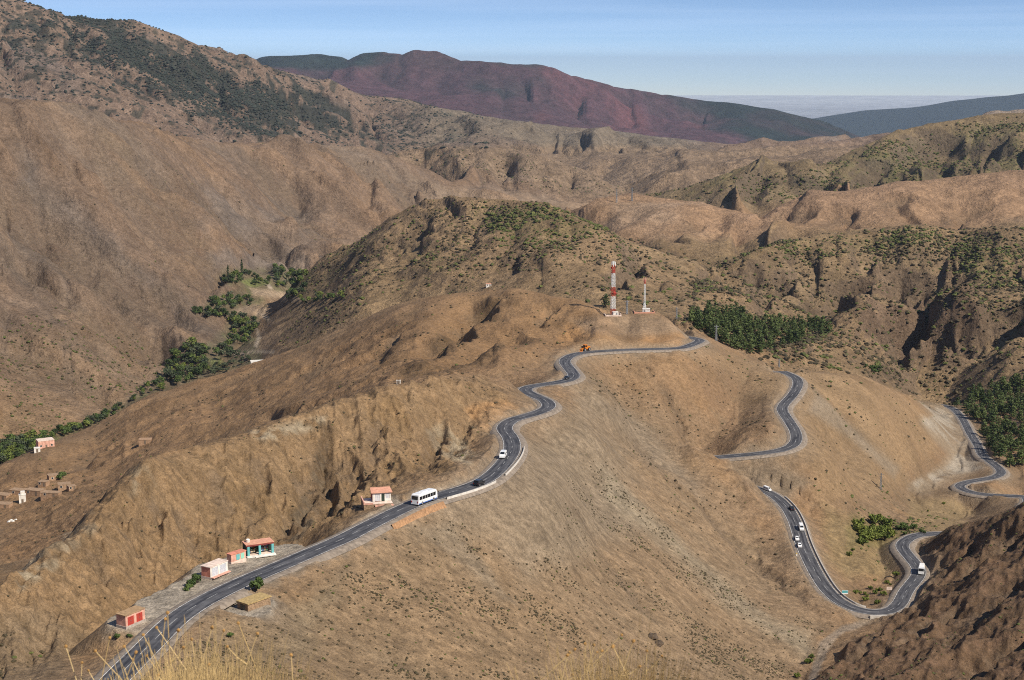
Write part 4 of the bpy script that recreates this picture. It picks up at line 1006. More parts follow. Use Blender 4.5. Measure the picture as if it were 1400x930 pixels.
# ---- vehicles: nose towards +x, wheels on z = 0
def wheel(mbx, mby, r, w_, t):
    a = MB().tube((mbx, mby - w_/2, r), (mbx, mby + w_/2, r), r, n=14).obj('wheel', M_TYRE, t)
    MB().tube((mbx, mby - w_/2 - .015, r), (mbx, mby + w_/2 + .015, r), r * .58, n=12).obj('rim', M_RIM, a)
def make_coach(label):
    t = thing('coach', label, 'bus')
    L_, W_, H_ = 10.6, 2.5, 3.35
    P = [(-5.3,.42),(-5.25,2.2),(-5.15,3.05),(-4.85,3.28),(4.1,3.28),(4.7,3.1),(5.1,2.2),(5.28,1.2),(5.3,.42)]
    MB().side(P, -W_/2, W_/2, [.06,.02,.1,.22,.22,.18,.06,.03,.08]).obj('body', M_WHITE, t)
    for s in (-1, 1):
        y = s * 1.235
        MB().box(-4.7, 4.15, min(y, y + s*.03), max(y, y + s*.03), 1.62, 2.58).obj('side_window_band', M_GLASS, t)
        for x in (-3.2, -1.75, -.3, 1.15, 2.6): MB().box(x - .06, x + .06, min(y, y + s*.045), max(y, y + s*.045), 1.62, 2.58).obj('window_pillar', M_WHITE, t)
        MB().box(-5.1, 5.0, min(y, y + s*.025), max(y, y + s*.025), .46, .72).obj('lower_stripe', M_BLUE, t)
        MB().box(-5.33, -5.24, s*1.0 - .12, s*1.0 + .12, .85, 1.35).obj('tail_lamp', M_TAIL, t)
        MB().box(5.2, 5.33, s*.9 - .2, s*.9 + .2, .75, 1.0).obj('headlight', M_LAMP, t)
        MB().tube((4.95, s*1.2, 2.85), (5.35, s*1.5, 2.55), .03).box(5.28, 5.4, s*1.5 - .12, s*1.5 + .12, 2.1, 2.55).obj('mirror', M_BLACK, t)
        for x in (-3.1, 3.2): wheel(x, s*1.12, .5, .3, t)
    MB().add([(4.72,-1.02,3.02),(4.72,1.02,3.02),(5.3,1.1,1.3),(5.3,-1.1,1.3),(4.66,-1.02,2.98),(4.66,1.02,2.98),(5.2,1.1,1.28),(5.2,-1.1,1.28)], [(0,1,2,3),(7,6,5,4),(0,4,5,1),(1,5,6,2),(2,6,7,3),(3,7,4,0)]).obj('windscreen', M_GLASS, t)
    MB().box(-5.3, -5.17, -.95, .95, 1.75, 2.75).obj('rear_window', M_GLASS, t)
    MB().box(-2.2, .6, -.75, .75, 3.27, 3.48, .1).obj('roof_air_conditioner', M_WHITE, t)
    return t
def make_car(name, label, cat, paint, kind='saloon'):
    t = thing(name, label, cat)
    if kind == 'saloon':
        P = [(-2.1,.32),(-2.12,.78),(-1.75,.95),(-1.2,1.02),(-.75,1.42),(.45,1.44),(1.05,1.0),(1.9,.82),(2.1,.62),(2.1,.32)]; tp = [.06,.04,.05,.08,.24,.24,.08,.08,.1,.1]; W_ = 1.72; H0 = 1.0; H1 = 1.38; wx = 1.28; r = .31; gx0, gx1 = -.95, .8
    elif kind == 'suv':
        P = [(-2.3,.42),(-2.34,1.0),(-2.2,1.15),(-2.05,1.72),(-1.8,1.82),(.4,1.82),(1.0,1.2),(2.1,1.05),(2.3,.85),(2.3,.42)]; tp = [.06,.03,.04,.2,.24,.24,.06,.08,.1,.1]; W_ = 1.9; H0 = 1.17; H1 = 1.72; wx = 1.42; r = .38; gx0, gx1 = -1.9, .7
    else:
        P = [(-2.6,.4),(-2.62,1.2),(-2.5,2.1),(-2.3,2.22),(1.2,2.22),(1.95,1.4),(2.55,1.15),(2.65,.8),(2.65,.4)]; tp = [.05,.02,.14,.2,.2,.06,.1,.1,.1]; W_ = 1.95; H0 = 1.3; H1 = 2.0; wx = 1.7; r = .36; gx0, gx1 = -2.2, 1.45
    MB().side(P, -W_/2, W_/2, tp).obj('body', paint, t)
    for s in (-1, 1):
        y = s * (W_/2 - .17); k = .14
        a = [(gx0 - .12, y + s*.13, H0), (gx1 + .1, y + s*.13, H0), (gx1 - (.45 if kind != 'van' else .42), y - s*.02, H1), (gx0 + .1, y - s*.02, H1)]
        MB().add(a + [(p[0], p[1] - s*.06, p[2]) for p in a], [(0,1,2,3),(7,6,5,4),(0,4,5,1),(1,5,6,2),(2,6,7,3),(3,7,4,0)]).obj('side_window', M_GLASS, t)
        xe = P[-1][0]; xb = P[0][0]
        MB().box(xe - .16, xe + .012, s*(W_/2 - .28) - .14, s*(W_/2 - .28) + .14, P[-2][1] - .14, P[-2][1] + .03).obj('headlight', M_LAMP, t)
        MB().box(xb - .045, xb + .1, s*(W_/2 - .2) - .1, s*(W_/2 - .2) + .1, P[1][1] - .2, P[1][1]).obj('tail_lamp', M_TAIL, t)
        MB().box(gx1 - .05, gx1 + .1, s*(W_/2 - .02) - .1, s*(W_/2 - .02) + .12, H0 + .02, H0 + .16).obj('mirror', M_BLACK, t)
        for x in (-wx, wx): wheel(x, s*(W_/2 - .12), r, .22, t)
    i = 5 if kind != 'van' else 4
    x0, z0 = P[i]; x1, z1 = P[i + 1]; nx, nz = (z0 - z1), (x1 - x0); ln = math.hypot(nx, nz); nx /= ln; nz /= ln
    def q(f, y, d): return (x0 + (x1 - x0)*f + nx*d, y, z0 + (z1 - z0)*f + nz*d)
    h = W_/2 - .3
    vs_ = [q(.1,-h,.012), q(.1,h,.012), q(.92,h + .1,.012), q(.92,-h - .1,.012), q(.1,-h,-.05), q(.1,h,-.05), q(.92,h + .1,-.05), q(.92,-h - .1,-.05)]
    MB().add(vs_, [(0,1,2,3),(7,6,5,4),(0,4,5,1),(1,5,6,2),(2,6,7,3),(3,7,4,0)]).obj('windscreen', M_GLASS, t)
    if kind == 'saloon': MB().add([(-1.16,-.6,1.06),(-1.16,.6,1.06),(-.82,.52,1.38),(-.82,-.52,1.38),(-1.1,-.6,1.04),(-1.1,.6,1.04),(-.78,.52,1.34),(-.78,-.52,1.34)], [(0,3,2,1),(4,5,6,7),(0,1,5,4),(1,2,6,5),(2,3,7,6),(3,0,4,7)]).obj('rear_window', M_GLASS, t)
    else:
        zb0, zb1 = (1.2, 1.66) if kind == 'suv' else (1.35, 2.0)
        MB().box(P[0][0] + (.06 if kind == 'suv' else -.03), P[0][0] + .35, -W_/2 + .3, W_/2 - .3, zb0, zb1).obj('rear_window', M_GLASS, t)
    return t
def make_lorry(label):
    t = thing('lorry', label, 'lorry')
    MB().side([(2.0,.5),(2.0,2.9),(2.3,3.0),(3.75,2.95),(4.0,1.7),(4.05,.5)], -1.2, 1.2, [.02,.04,.1,.14,.06,.05]).obj('cab', M_WHITE, t)
    MB().add([(3.8,-1.0,2.8),(3.8,1.0,2.8),(4.03,1.06,1.75),(4.03,-1.06,1.75),(3.7,-1.0,2.8),(3.7,1.0,2.8),(3.9,1.06,1.75),(3.9,-1.06,1.75)], [(0,1,2,3),(7,6,5,4),(0,4,5,1),(1,5,6,2),(2,6,7,3),(3,7,4,0)]).obj('windscreen', M_GLASS, t)
    MB().box(-4.2, 3.9, -.55, .55, .55, .9).obj('chassis', M_BLACK, t)
    MB().box(-4.3, 1.8, -1.22, 1.22, .95, 1.6).obj('load_bed', M_SILVER, t)
    MB().side([(-4.25,1.6),(-4.25,2.95),(-3.6,3.35),(-1.2,3.15),(.6,3.4),(1.75,3.0),(1.75,1.6)], -1.18, 1.18, [0,.1,.35,.3,.35,.1,0]).obj('tarpaulin', M_TARP, t)
    for s in (-1, 1):
        for x in (-3.2, -2.1, 2.9): wheel(x, s*1.0, .5, .32, t)
        MB().box(3.95, 4.08, s*.9 - .18, s*.9 + .18, .7, .95).obj('headlight', M_LAMP, t)
        MB().box(2.5, 3.5, s*1.16 - .02, s*1.16 + .03, 1.75, 2.6).obj('side_window', M_GLASS, t)
        MB().box(3.8, 3.95, s*1.4 - .12, s*1.4 + .12, 1.8, 2.4).obj('mirror', M_BLACK, t)
    return t
def make_loader(label):
    t = thing('wheel_loader', label, 'construction machine')
    MB().side([(-2.6,.8),(-2.6,1.7),(-2.2,1.95),(-.6,1.95),(-.5,1.2),(.6,1.1),(.6,.7)], -.75, .75).obj('engine_body', M_ORANGE, t)
    MB().box(-.5, .75, -.7, .7, 1.25, 2.75).obj('cab', M_ORANGE, t)
    MB().box(-.52, .78, -.62, .62, 1.75, 2.55).box(-.4, .65, -.72, .72, 1.75, 2.55).obj('cab_window', M_GLASS, t)
    MB().box(-.65, .9, -.8, .8, 2.75, 2.87).obj('cab_roof', M_ORANGE, t)
    m = MB()
    for s in (-1, 1): m.tube((.5, s*.5, 1.3), (2.3, s*.5, 1.0), .14).tube((2.3, s*.5, 1.0), (3.0, s*.5, .5), .14)
    m.obj('lift_arm', M_ORANGE, t)
    MB().side([(2.9,.15),(4.0,.1),(4.05,.2),(3.2,.35),(3.05,1.0),(2.9,1.1)], -1.2, 1.2).obj('bucket', M_ORANGE, t)
    for s in (-1, 1):
        for x in (-1.7, 1.2): wheel(x, s*.95, .72, .5, t)
    MB().tube((-1.6, .3, 1.9), (-1.6, .3, 2.7), .07).obj('exhaust', M_STEEL, t)
    return t
def on_road(t, L, px, py, side=0.0, flip=False):
    i = near_idx(L, px, py); z = L[i][2] + .12
    a, tt = ray(px, py); y = z / tt
    d = L[min(i + 4, len(L) - 1)] - L[max(i - 4, 0)]
    rz = math.atan2(d[1], d[0]) + (math.pi if flip else 0)
    nrm_ = np.array([-d[1], d[0]]) / np.hypot(d[0], d[1])
    c = L[i][:2] + nrm_ * side
    t.location = (c[0], c[1], z - .03); 
    pitch = math.atan2(d[2], np.hypot(d[0], d[1])) * (1 if not flip else -1)
    t.rotation_euler = (0, -pitch, rz)
on_road(make_coach('white coach with a dark window band driving away along the ridge road'), LINE_A, 573, 688, -1.5)
on_road(make_car('off_road_car', 'dark off-road car on the bend just beyond the white coach', 'car', M_BLACK, 'suv'), LINE_A, 649, 664, -1.5)
on_road(make_car('van', 'white van climbing out of the bend on the ridge road', 'van', M_WHITE, 'van'), LINE_A, 689, 623, 1.6, True)
on_road(make_car('car', 'small black car at the far hairpin of the ridge road', 'car', M_BLACK), LINE_A, 779, 520, 1.5, True)
on_road(make_car('car', 'black car leading the line on the lower road, uphill of the white van', 'car', M_BLACK), LINE_B, 1078, 696, 1.6, True)
on_road(make_car('van', 'white van in the line of cars on the lower road', 'van', M_WHITE, 'van'), LINE_B, 1092, 724, 1.6)
on_road(make_car('car', 'white car right behind the white van on the lower road', 'car', M_WHITE), LINE_B, 1094, 738, -1.6, True)
on_road(make_car('car', 'white car nearest the bend, last of the line on the lower road', 'car', M_WHITE), LINE_B, 1098, 748, -1.6, True)
_v = make_car('van', 'white van just showing where the lower road comes over the brow', 'van', M_WHITE, 'van'); on_road(_v, LINE_B, 1047, 671, 1.4); _v.scale = (.8, .8, .8)
on_road(make_lorry('white lorry with a covered load in the tight bend below the dark rocks'), LINE_B, 1258, 783, -1.0, True)
_q = at(809, 478, 0.1); _i = near_idx(LINE_A, 809, 480); _p = LINE_A[_i]
ld = make_loader('orange wheel loader parked beside the road under the mast hill')
_d = LINE_A[_i + 3] - LINE_A[_i - 3]; _n = np.array([-_d[1], _d[0]]) / np.hypot(_d[0], _d[1])
ld.location = (_p[0] + _n[0] * 4.6, _p[1] + _n[1] * 4.6, _p[2]); ld.rotation_euler = (0, 0, math.atan2(_d[1], _d[0]) + math.pi); ld.scale = (1.15, 1.15, 1.15)

# ---- buildings.  local frame: front wall faces -y, x runs along the front
def shell(t, w_, d_, h, wallm, roofm, over=.12, base=0.0, roof_t=.18):
    MB().box(-w_/2, w_/2, -d_/2, d_/2, -base, h).obj('wall', wallm, t)
    return MB().box(-w_/2 - over, w_/2 + over, -d_/2 - over, d_/2 + over, h, h + roof_t).obj('roof', roofm, t)
def door(t, x, w_, h, y, m, z0=0.0, name='door', th=.05):
    d = MB().box(x - w_/2, x + w_/2, y - th, y, z0, z0 + h).obj(name, m, t)
    return d
def place(px, py, z):
    return zplane(px, py, z)
def facing(dx, dy):      # rotation so that local +x runs along (dx, dy)
    return math.atan2(dy, dx)
# shop 1: pink, red doors
p = place(181, 853, -115.0)
t = thing('roadside_shop', 'pink box-shaped roadside shop with two red double doors', 'shop', tuple(p + np.array([-.6, 1.2, .05])), facing(.52, .85))
shell(t, 6.3, 3.0, 2.45, M_PINK, M_DIRT, .15)
MB().box(-3.3, 3.3, -1.7, 1.6, -3.2, .0).obj('plinth', mat('grey_concrete', (.36, .31, .27), .95, .2, 1.5), t)
for x in (-1.5, 1.35):
    for k in (-1, 1):
        d = door(t, x + k*.5, .95, 1.95, -1.5, M_DOORRED)
        MB().box(x + k*.1 - .03, x + k*.1 + .03, -1.6, -1.55, .9, 1.05).obj('handle', M_STEEL, d)
t.scale = (.88, .88, .92)
# shop 2: coral with white front and grey shutters
p = place(291, 786, -116.6)
t = thing('roadside_shop', 'coral shop with a cream roof, white front and two grey roller shutters', 'shop', tuple(p + np.array([.2, 1.2, .05])), facing(.5, .86))
shell(t, 6.9, 3.0, 2.5, M_CORAL, M_CREAM, .18)
MB().box(-3.5, 3.5, -1.9, 1.6, -3.0, -.004).obj('plinth', M_CREAM, t)
f_ = MB()
for x0, x1, z0, z1 in ((-3.45, -2.75, 0, 2.5), (-.35, .35, 0, 2.5), (2.75, 3.45, 0, 2.5), (-2.75, -.35, 2.15, 2.5), (.35, 2.75, 2.15, 2.5)): f_.box(x0, x1, -1.58, -1.5, z0, z1)
f_.obj('front_frame', M_WPLAST, t)
for x in (-1.55, 1.55):
    m = MB().box(x - 1.2, x + 1.2, -1.53, -1.505, 0, 2.15)
    for k in range(9): m.box(x - 1.18, x + 1.18, -1.55, -1.53, .1 + k*.23, .2 + k*.23)
    m.obj('roller_shutter', M_SHUT, t)
MB().box(-3.5, 3.3, -2.8, -1.9, -.12, .06).obj('tiled_step', M_PINK, t)
t.scale = (.88, .88, .92)
# kiosk between the two
p = place(320, 767, -117.4)
t = thing('kiosk', 'little pink lean-to kiosk with mint green shutters between two shops', 'kiosk', tuple(p + np.array([.4, 1.0, .05])), facing(.62, .78))
shell(t, 4.6, 1.6, 1.75, M_PINK, M_CORAL, .1)
MB().box(-2.35, 2.35, -.85, .85, -2.5, -.004).obj('plinth', M_CREAM, t)
for x, m_ in ((-.2, M_TURQ), (1.2, M_MINT)): door(t, x, 1.05, 1.35, -.8, m_, .15, 'shutter', .08)
# shop 3: turquoise columns, maroon band, tank
p = place(352, 758, -118.2)
t = thing('roadside_shop', 'shop with turquoise columns, maroon roof band and a white water tank on top', 'shop', tuple(p + np.array([0, 1.2, .05])), facing(.9, .44))
MB().box(-3.4, 3.4, .2, 1.7, 0, 2.5).box(-3.4, -3.2, -1.5, .2, 0, 2.5).obj('wall', M_DGREEN, t)
r_ = MB().box(-3.55, 3.6, -1.75, 1.85, 2.75, 2.9).obj('roof', M_SALMON, t)
MB().box(-3.5, 3.5, -1.7, -1.5, 2.35, 2.75).box(-3.5, -3.3, -1.5, 1.8, 2.5, 2.75).obj('fascia', M_MAROON, t)
for x in (-2.9, -.05, 3.2): MB().box(x - .28, x + .28, -1.68, -1.3, 0, 2.35).obj('column', M_TURQ, t)
MB().box(-3.19, 3.4, -1.45, .19, -.05, .06).obj('porch_floor', M_CREAM, t)
_g = [mat('stock_' + n_, c, .6, .3, 6) for n_, c in (('ochre', (.45, .25, .08)), ('white', (.6, .58, .52)), ('green', (.1, .25, .12)), ('red', (.35, .07, .05)), ('blue', (.10, .18, .35)))]
for x0, x1 in ((-2.5, -.5), (.4, 2.8)):
    m = MB()
    for sh in (.4, 1.0, 1.6): m.box(x0, x1, -.5, .18, sh, sh + .05)
    sh_ = m.obj('shelf', M_WOODP, t); g_ = MB()
    for sh in (.45, 1.05, 1.65):
        x = x0 + .05
        while x < x1 - .25:
            w_ = random.uniform(.12, .3); g_.mat(random.randrange(5)); g_.box(x, x + w_, -.46 + random.uniform(0, .1), .1, sh, sh + random.uniform(.15, .42)); x += w_ + random.uniform(.02, .1)
    g_.obj('goods', _g, sh_)
MB().box(-3.5, 3.7, -2.6, -1.75, -.3, .05).box(-1.5, 3.7, -3.0, -2.6, -.3, -.08).obj('steps', M_WPLAST, t)
tk = MB().tube((-2.4, .5, 2.9), (-2.4, .5, 3.6), .5, n=14).tube((-2.4, .5, 3.6), (-2.4, .5, 3.75), .5, .18, 14).obj('water_tank', M_WPLAST, t)
MB().box(-3.5, 3.5, -1.7, 1.7, -3.0, -.05).obj('plinth', M_CREAM, t)
# shop 4 on its walled terrace near the coach
p = place(519, 689, -121.4)
t = thing('terrace_shop', 'red-walled shop with salmon roof and glazed white front on a walled terrace', 'shop', tuple(p + np.array([.2, 2.6, .45])), facing(.97, .22))
MB().box(-2.6, 2.6, -1.4, 1.9, 0, 2.5).obj('wall', M_MAROON, t)
MB().add([(-3.0,-1.9,2.5),(3.0,-1.9,2.5),(2.85,2.3,2.95),(-2.85,2.3,2.95),(-3.0,-1.9,2.68),(3.0,-1.9,2.68),(2.85,2.3,3.13),(-2.85,2.3,3.13)], [(0,3,2,1),(4,5,6,7),(0,1,5,4),(1,2,6,5),(2,3,7,6),(3,0,4,7)]).obj('roof', M_SALMON, t)
f_ = MB()
for x0, x1, z0, z1 in ((-2.6,-1.95,0,2.5),(-.55,-.1,0,2.5),(.8,1.1,0,2.5),(2.2,2.6,0,2.5),(-1.95,-.55,2.2,2.5),(-.1,.8,2.2,2.5),(1.1,2.2,2.2,2.5),(1.1,2.2,0,.7)): f_.box(x0, x1, -1.5, -1.4, z0, z1)
f_.obj('front_frame', M_WPLAST, t)
for x0, x1, z0 in ((-1.95, -.55, .1), (1.1, 2.2, .7)):
    MB().box(x0, x1, -1.44, -1.405, z0, 2.2).obj('window', M_SHUT, t)
    m = MB()
    for k in range(1, 3): m.box(x0 + (x1 - x0)*k/3 - .03, x0 + (x1 - x0)*k/3 + .03, -1.47, -1.44, z0, 2.2)
    m.obj('window_bar', M_WPLAST, t)
door(t, .35, .9, 2.15, -1.405, M_DGREEN)
tw = thing('terrace_wall', 'pale terrace with a tall black-shadowed stone retaining wall at its left end', 'retaining wall', tuple(p + np.array([-.2, 1.0, .3])), facing(.97, .22))
MB().box(-4.6, 3.6, -2.3, 4.2, -6.5, 0).obj('retaining_wall', M_STONE, tw)
MB().box(-4.7, -4.4, -2.4, 4.2, 0, .75).box(-4.4, -2.0, -2.4, -2.15, 0, .45).obj('parapet', M_PINK, tw)
MB().box(-4.4, 3.55, -2.14, 4.15, 0, .06).obj('paving', M_CREAM, tw)
MB().box(-1.5, 3.7, -3.0, -2.42, -.6, -.12).obj('step', M_PINK, tw)
# low stone hut on the right verge
p = place(345, 835, -117.2)
t = thing('stone_hut', 'low flat-roofed brown stone hut dug into the verge below the road', 'hut', tuple(p + np.array([.2, 1.2, .5])), facing(.62, .78))
MB().box(-3.3, 3.3, -1.7, 1.7, -2.5, 1.7).obj('wall', M_STONE, t)
MB().box(-3.5, 3.5, -1.9, 1.9, 1.7, 1.95).obj('roof', mat('straw_roof', (.38, .27, .12), .95, .3, 2), t)
MB().box(-3.34, -3.28, -.9, .7, .2, 1.4).obj('doorway', M_BLACK, t)

# ---- masts
def lattice(t, w0_, w1_, z0, z1, m, name, n, r=.07):
    mb = MB()
    def c(z):
        f = (z - z0) / (z1 - z0); return (w0_ + (w1_ - w0_) * f) / 2
    for sx, sy in ((1, 1), (1, -1), (-1, -1), (-1, 1)): mb.tube((sx*c(z0), sy*c(z0), z0), (sx*c(z1), sy*c(z1), z1), r * 1.3)
    for k in range(n):
        a = z0 + (z1 - z0)*k/n; b = z0 + (z1 - z0)*(k+1)/n; ca, cb = c(a), c(b)
        q = [(1,1),(1,-1),(-1,-1),(-1,1)]
        for i in range(4):
            (x0, y0), (x1, y1) = q[i], q[(i+1) % 4]
            mb.tube((x0*ca, y0*ca, a), (x1*cb, y1*cb, b), r).tube((x1*ca, y1*ca, a), (x0*cb, y0*cb, b), r).tube((x0*cb, y0*cb, b), (x1*cb, y1*cb, b), r)
    return mb.obj(name, m, t)
t = thing('radio_mast', 'tall lattice radio mast banded red and white on the hilltop', 'mast', tuple(MAST1), .4)
sec = [(0, 3.6, M_RED), (3.6, 10.8, M_MWHITE), (10.8, 16.2, M_RED), (16.2, 24.2, M_MWHITE), (24.2, 29, M_RED), (29, 31, M_MWHITE)]
for a, b, m_ in sec:
    wa, wb = 2.2 - .9*a/31, 2.2 - .9*b/31
    lattice(t, wa, wb, a, b, m_, 'mast_section', max(1, round((b - a)/1.8)), .065)
for z, an in ((12.5, .2), (14.6, 2.6), (25.5, 1.0), (27.6, 3.6), (13.6, 4.6)):
    c = (math.cos(an)*1.5, math.sin(an)*1.5, z); e = (math.cos(an)*1.9, math.sin(an)*1.9, z)
    MB().tube(c, e, .55, .6, 12).obj('dish', M_RED, t)
for an in (0, 2.1, 4.2): MB().box(math.cos(an)*1.2 - .15, math.cos(an)*1.2 + .15, math.sin(an)*1.2 - .15, math.sin(an)*1.2 + .15, 28.3, 30.8).obj('panel_antenna', M_MWHITE, t)
MB().tube((0, 0, 31), (0, 0, 33), .05).obj('lightning_rod', M_STEEL, t)
t = thing('equipment_hut', 'white equipment hut at the foot of the red and white mast', 'hut', tuple(MAST1 + np.array([1.2, -3.0, 0])), .2)
shell(t, 3.0, 2.4, 2.3, M_WPLAST, M_WPLAST); door(t, .4, .9, 1.9, -1.2, M_STEEL)
t = thing('compound_wall', 'low pale wall round the foot of the red and white mast', 'wall', tuple(MAST1 + np.array([0, -4.6, 0])), .05)
MB().box(-4.6, 4.6, -.15, .15, -1.2, .9).box(-4.6, -4.3, .15, 8, -1.2, .9).box(4.3, 4.6, .15, 8, -1.2, .9).obj('wall', M_CREAM, t)
t = thing('radio_mast', 'slim white mast with a reddish top, right of the taller banded mast', 'mast', tuple(MAST2), .2)
lattice(t, 2.0, .85, 0, 5.0, M_MWHITE, 'mast_section', 4, .06); lattice(t, .85, .7, 5, 16.5, M_MWHITE, 'mast_section', 8, .032); lattice(t, .8, .75, 16.5, 19, M_RED, 'mast_section', 2, .045)
for an in (.4, 2.5, 4.5): MB().box(math.cos(an)*.75 - .14, math.cos(an)*.75 + .14, math.sin(an)*.75 - .14, math.sin(an)*.75 + .14, 17.6, 20.6).obj('panel_antenna', M_PINK, t)
t = thing('equipment_hut', 'white equipment hut under the slim mast', 'hut', tuple(MAST2 + np.array([.8, -3.0, 0])), -.1)
shell(t, 4.2, 2.6, 2.5, M_WPLAST, M_WPLAST); door(t, -1, .9, 1.9, -1.3, M_STEEL)
t = thing('compound_wall', 'low brick-coloured wall round the foot of the slim mast', 'wall', tuple(MAST2 + np.array([0, -4.8, 0])), 0)
MB().box(-6.2, 5.6, -.15, .15, -1.5, .8).box(-6.2, -5.9, .15, 8, -1.2, .8).box(5.3, 5.6, .15, 8, -1.2, .8).obj('wall', M_SALMON, t)

# ---- poles and pylons
def make_pole(label, h, loc, steel=True, group=None):
    t = thing('power_pole', label, 'pole', loc, random.uniform(-.4, .4), group)
    if steel: lattice(t, 1.1, .4, -1.0, h, M_STEEL, 'lattice_column', 7, .07)
    else: MB().tube((0, 0, -1), (0, 0, h), .17, .11).obj('post', M_STEEL, t)
    MB().tube((-1.4, 0, h - .6), (1.4, 0, h - .6), .09).tube((-1.0, 0, h - 1.9), (1.0, 0, h - 1.9), .08).obj('crossarm', M_STEEL, t)
    for x in (-1.3, 0, 1.3): MB().tube((x, 0, h - .55), (x, 0, h - .2), .07).obj('insulator', M_STEEL, t)
    return t
for px, py, h, lab in ((979, 466, 9, 'grey lattice pole on the spur in front of the pine grove'), (925, 437, 9, 'grey lattice pole on the hill shoulder right of the masts'), (1065, 502, 6, 'grey pole on the brow above the upper bend of the far road'), (1204, 669, 8.5, 'grey lattice pole standing alone on the valley slope above the lower bends'), (857, 430, 8, 'thin grey pole between the two radio masts')):
    q = land(px, py, 400); make_pole(lab, h, tuple(q))
for px, py, lab in ((843, 277, 'left one of two pale pylons on the far ridge'), (864, 275, 'right one of two pale pylons on the far ridge')):
    q = land(px, py, 1700); t = make_pole(lab, 18, tuple(q)); t.scale = (1.6, 1.6, 1.0)
for px, lab in ((604, 'taller of two tiny aerials on the red mountain top'), (607, 'shorter of two tiny aerials on the red mountain top')):
    q = land(px, 76, 9000); q = land(px, 80, 9000)
    t = thing('aerial', lab, 'mast', tuple(q)); lattice(t, 7, 3, -4, 40 if px == 604 else 26, M_STEEL, 'lattice_column', 6, .9)

# ---- roadside signs
def sign(name, label, px, py, z, wd, ht, hh, m_, rz=0.0):
    q = place(px, py, z); g_ = float(ground(np.array([q[0]]), np.array([q[1]]))[0]); q[2] = g_
    t = thing(name, label, 'sign', tuple(q), rz)
    for s in (-1, 1): MB().tube((s*wd*.35, .05, -.6), (s*wd*.35, .05, hh), .05).obj('post', M_STEEL, t)
    p_ = MB().box(-wd/2, wd/2, -.04, 0, hh - ht, hh).obj('panel', m_, t)
    return t, p_
_i = near_idx(LINE_B, 1155, 828)
t, p_ = sign('road_sign', 'teal and white road sign inside the lower hairpin bend', 1155, 815, LINE_B[_i][2] + .3, 2.4, 1.5, 2.6, M_WHITE)
MB().box(-1.1, 1.1, -.055, -.042, 1.5, 2.5).obj('face', M_SIGNTEAL, p_)
t, p_ = sign('road_sign', 'pale orange-white sign board inside the tight bend by the lorry', 1216, 803, LINE_B[near_idx(LINE_B, 1239, 808)][2], 2.2, 1.3, 2.4, M_CREAM)
q = place(1089, 760, LINE_B[near_idx(LINE_B, 1104, 761)][2]); t = thing('kilometre_stone', 'white kilometre stone with a yellow cap beside the lower road', 'milestone', tuple(q))
MB().side([(-.3,-.5),(-.3,.9),(.3,.9),(.3,-.5)], -.15, .15).obj('stone', M_WPLAST, t); MB().side([(-.3,.9),(-.2,1.15),(0,1.25),(.2,1.15),(.3,.9)], -.15, .15).obj('cap', M_YEL, t)
# culvert under the lower hairpin
_i = near_idx(LINE_B, 1196, 838); _p = LINE_B[_i]
t = thing('culvert', 'small pale stone culvert where the stream passes under the lower hairpin', 'culvert', (_p[0], _p[1] - 4.6, _p[2] - .3), math.atan2(LINE_B[_i+3][1] - LINE_B[_i-3][1], LINE_B[_i+3][0] - LINE_B[_i-3][0]))
MB().box(-3.2, -.9, -.4, .4, -3, .75).box(.9, 3.2, -.4, .4, -3, .75).box(-.9, .9, -.4, .4, -.6, .75).obj('headwall', M_KERB, t)
MB().box(-.9, .9, .2, .38, -3, -.6).obj('opening', M_BLACK, t)

# ---- houses in the valleys
def house(name, label, px, py, y0, w_, d_, h, wm, rm, rz, nwin=3, storey=1, yfix=None):
    q = land(px, py, y0) if yfix is None else at(px, py, yfix)
    if yfix is not None: q[2] = float(ground(np.array([q[0]]), np.array([q[1]]))[0])
    t = thing(name, label, 'house', tuple(q), rz); shell(t, w_, d_, h, wm, rm, .1, 3.0, .3)
    for k in range(nwin):
        x = -w_/2 + w_*(k + .5)/nwin
        if k == nwin // 2: door(t, x, 1.1, 2.1, -d_/2, M_WOODP, 0, 'door', .06)
        else:
            f = MB().box(x - .6, x + .6, -d_/2 - .06, -d_/2, 1.0, 2.2).obj('window', M_WPLAST, t); MB().box(x - .48, x + .48, -d_/2 - .08, -d_/2 - .062, 1.1, 2.1).obj('pane', M_GLASS, f)
    return t
house('white_house', 'long white house beside the valley track below the orchards', 352, 500, 1100, 13, 8, 4.6, M_WPLAST, M_WPLAST, .25, 4)
house('pink_house', 'pink house among trees at the left end of the shoulder', 62, 611, 800, 9.5, 7, 4.4, M_PINK, M_CREAM, .5, 3)
house('white_hut', 'tiny white hut in front of the pink house', 51, 618, 800, 3.5, 3, 2.4, M_WPLAST, M_WPLAST, .3, 1)
t = house('white_tower', 'narrow white tower-like house at the edge of the mud village', 31, 687, 500, 3.4, 3.0, 4.2, M_WPLAST, M_WPLAST, .3, 1)
MB().box(-.8, 1.3, -1.1, 1.1, 4.5, 6.0).obj('upper_storey', M_WPLAST, t)
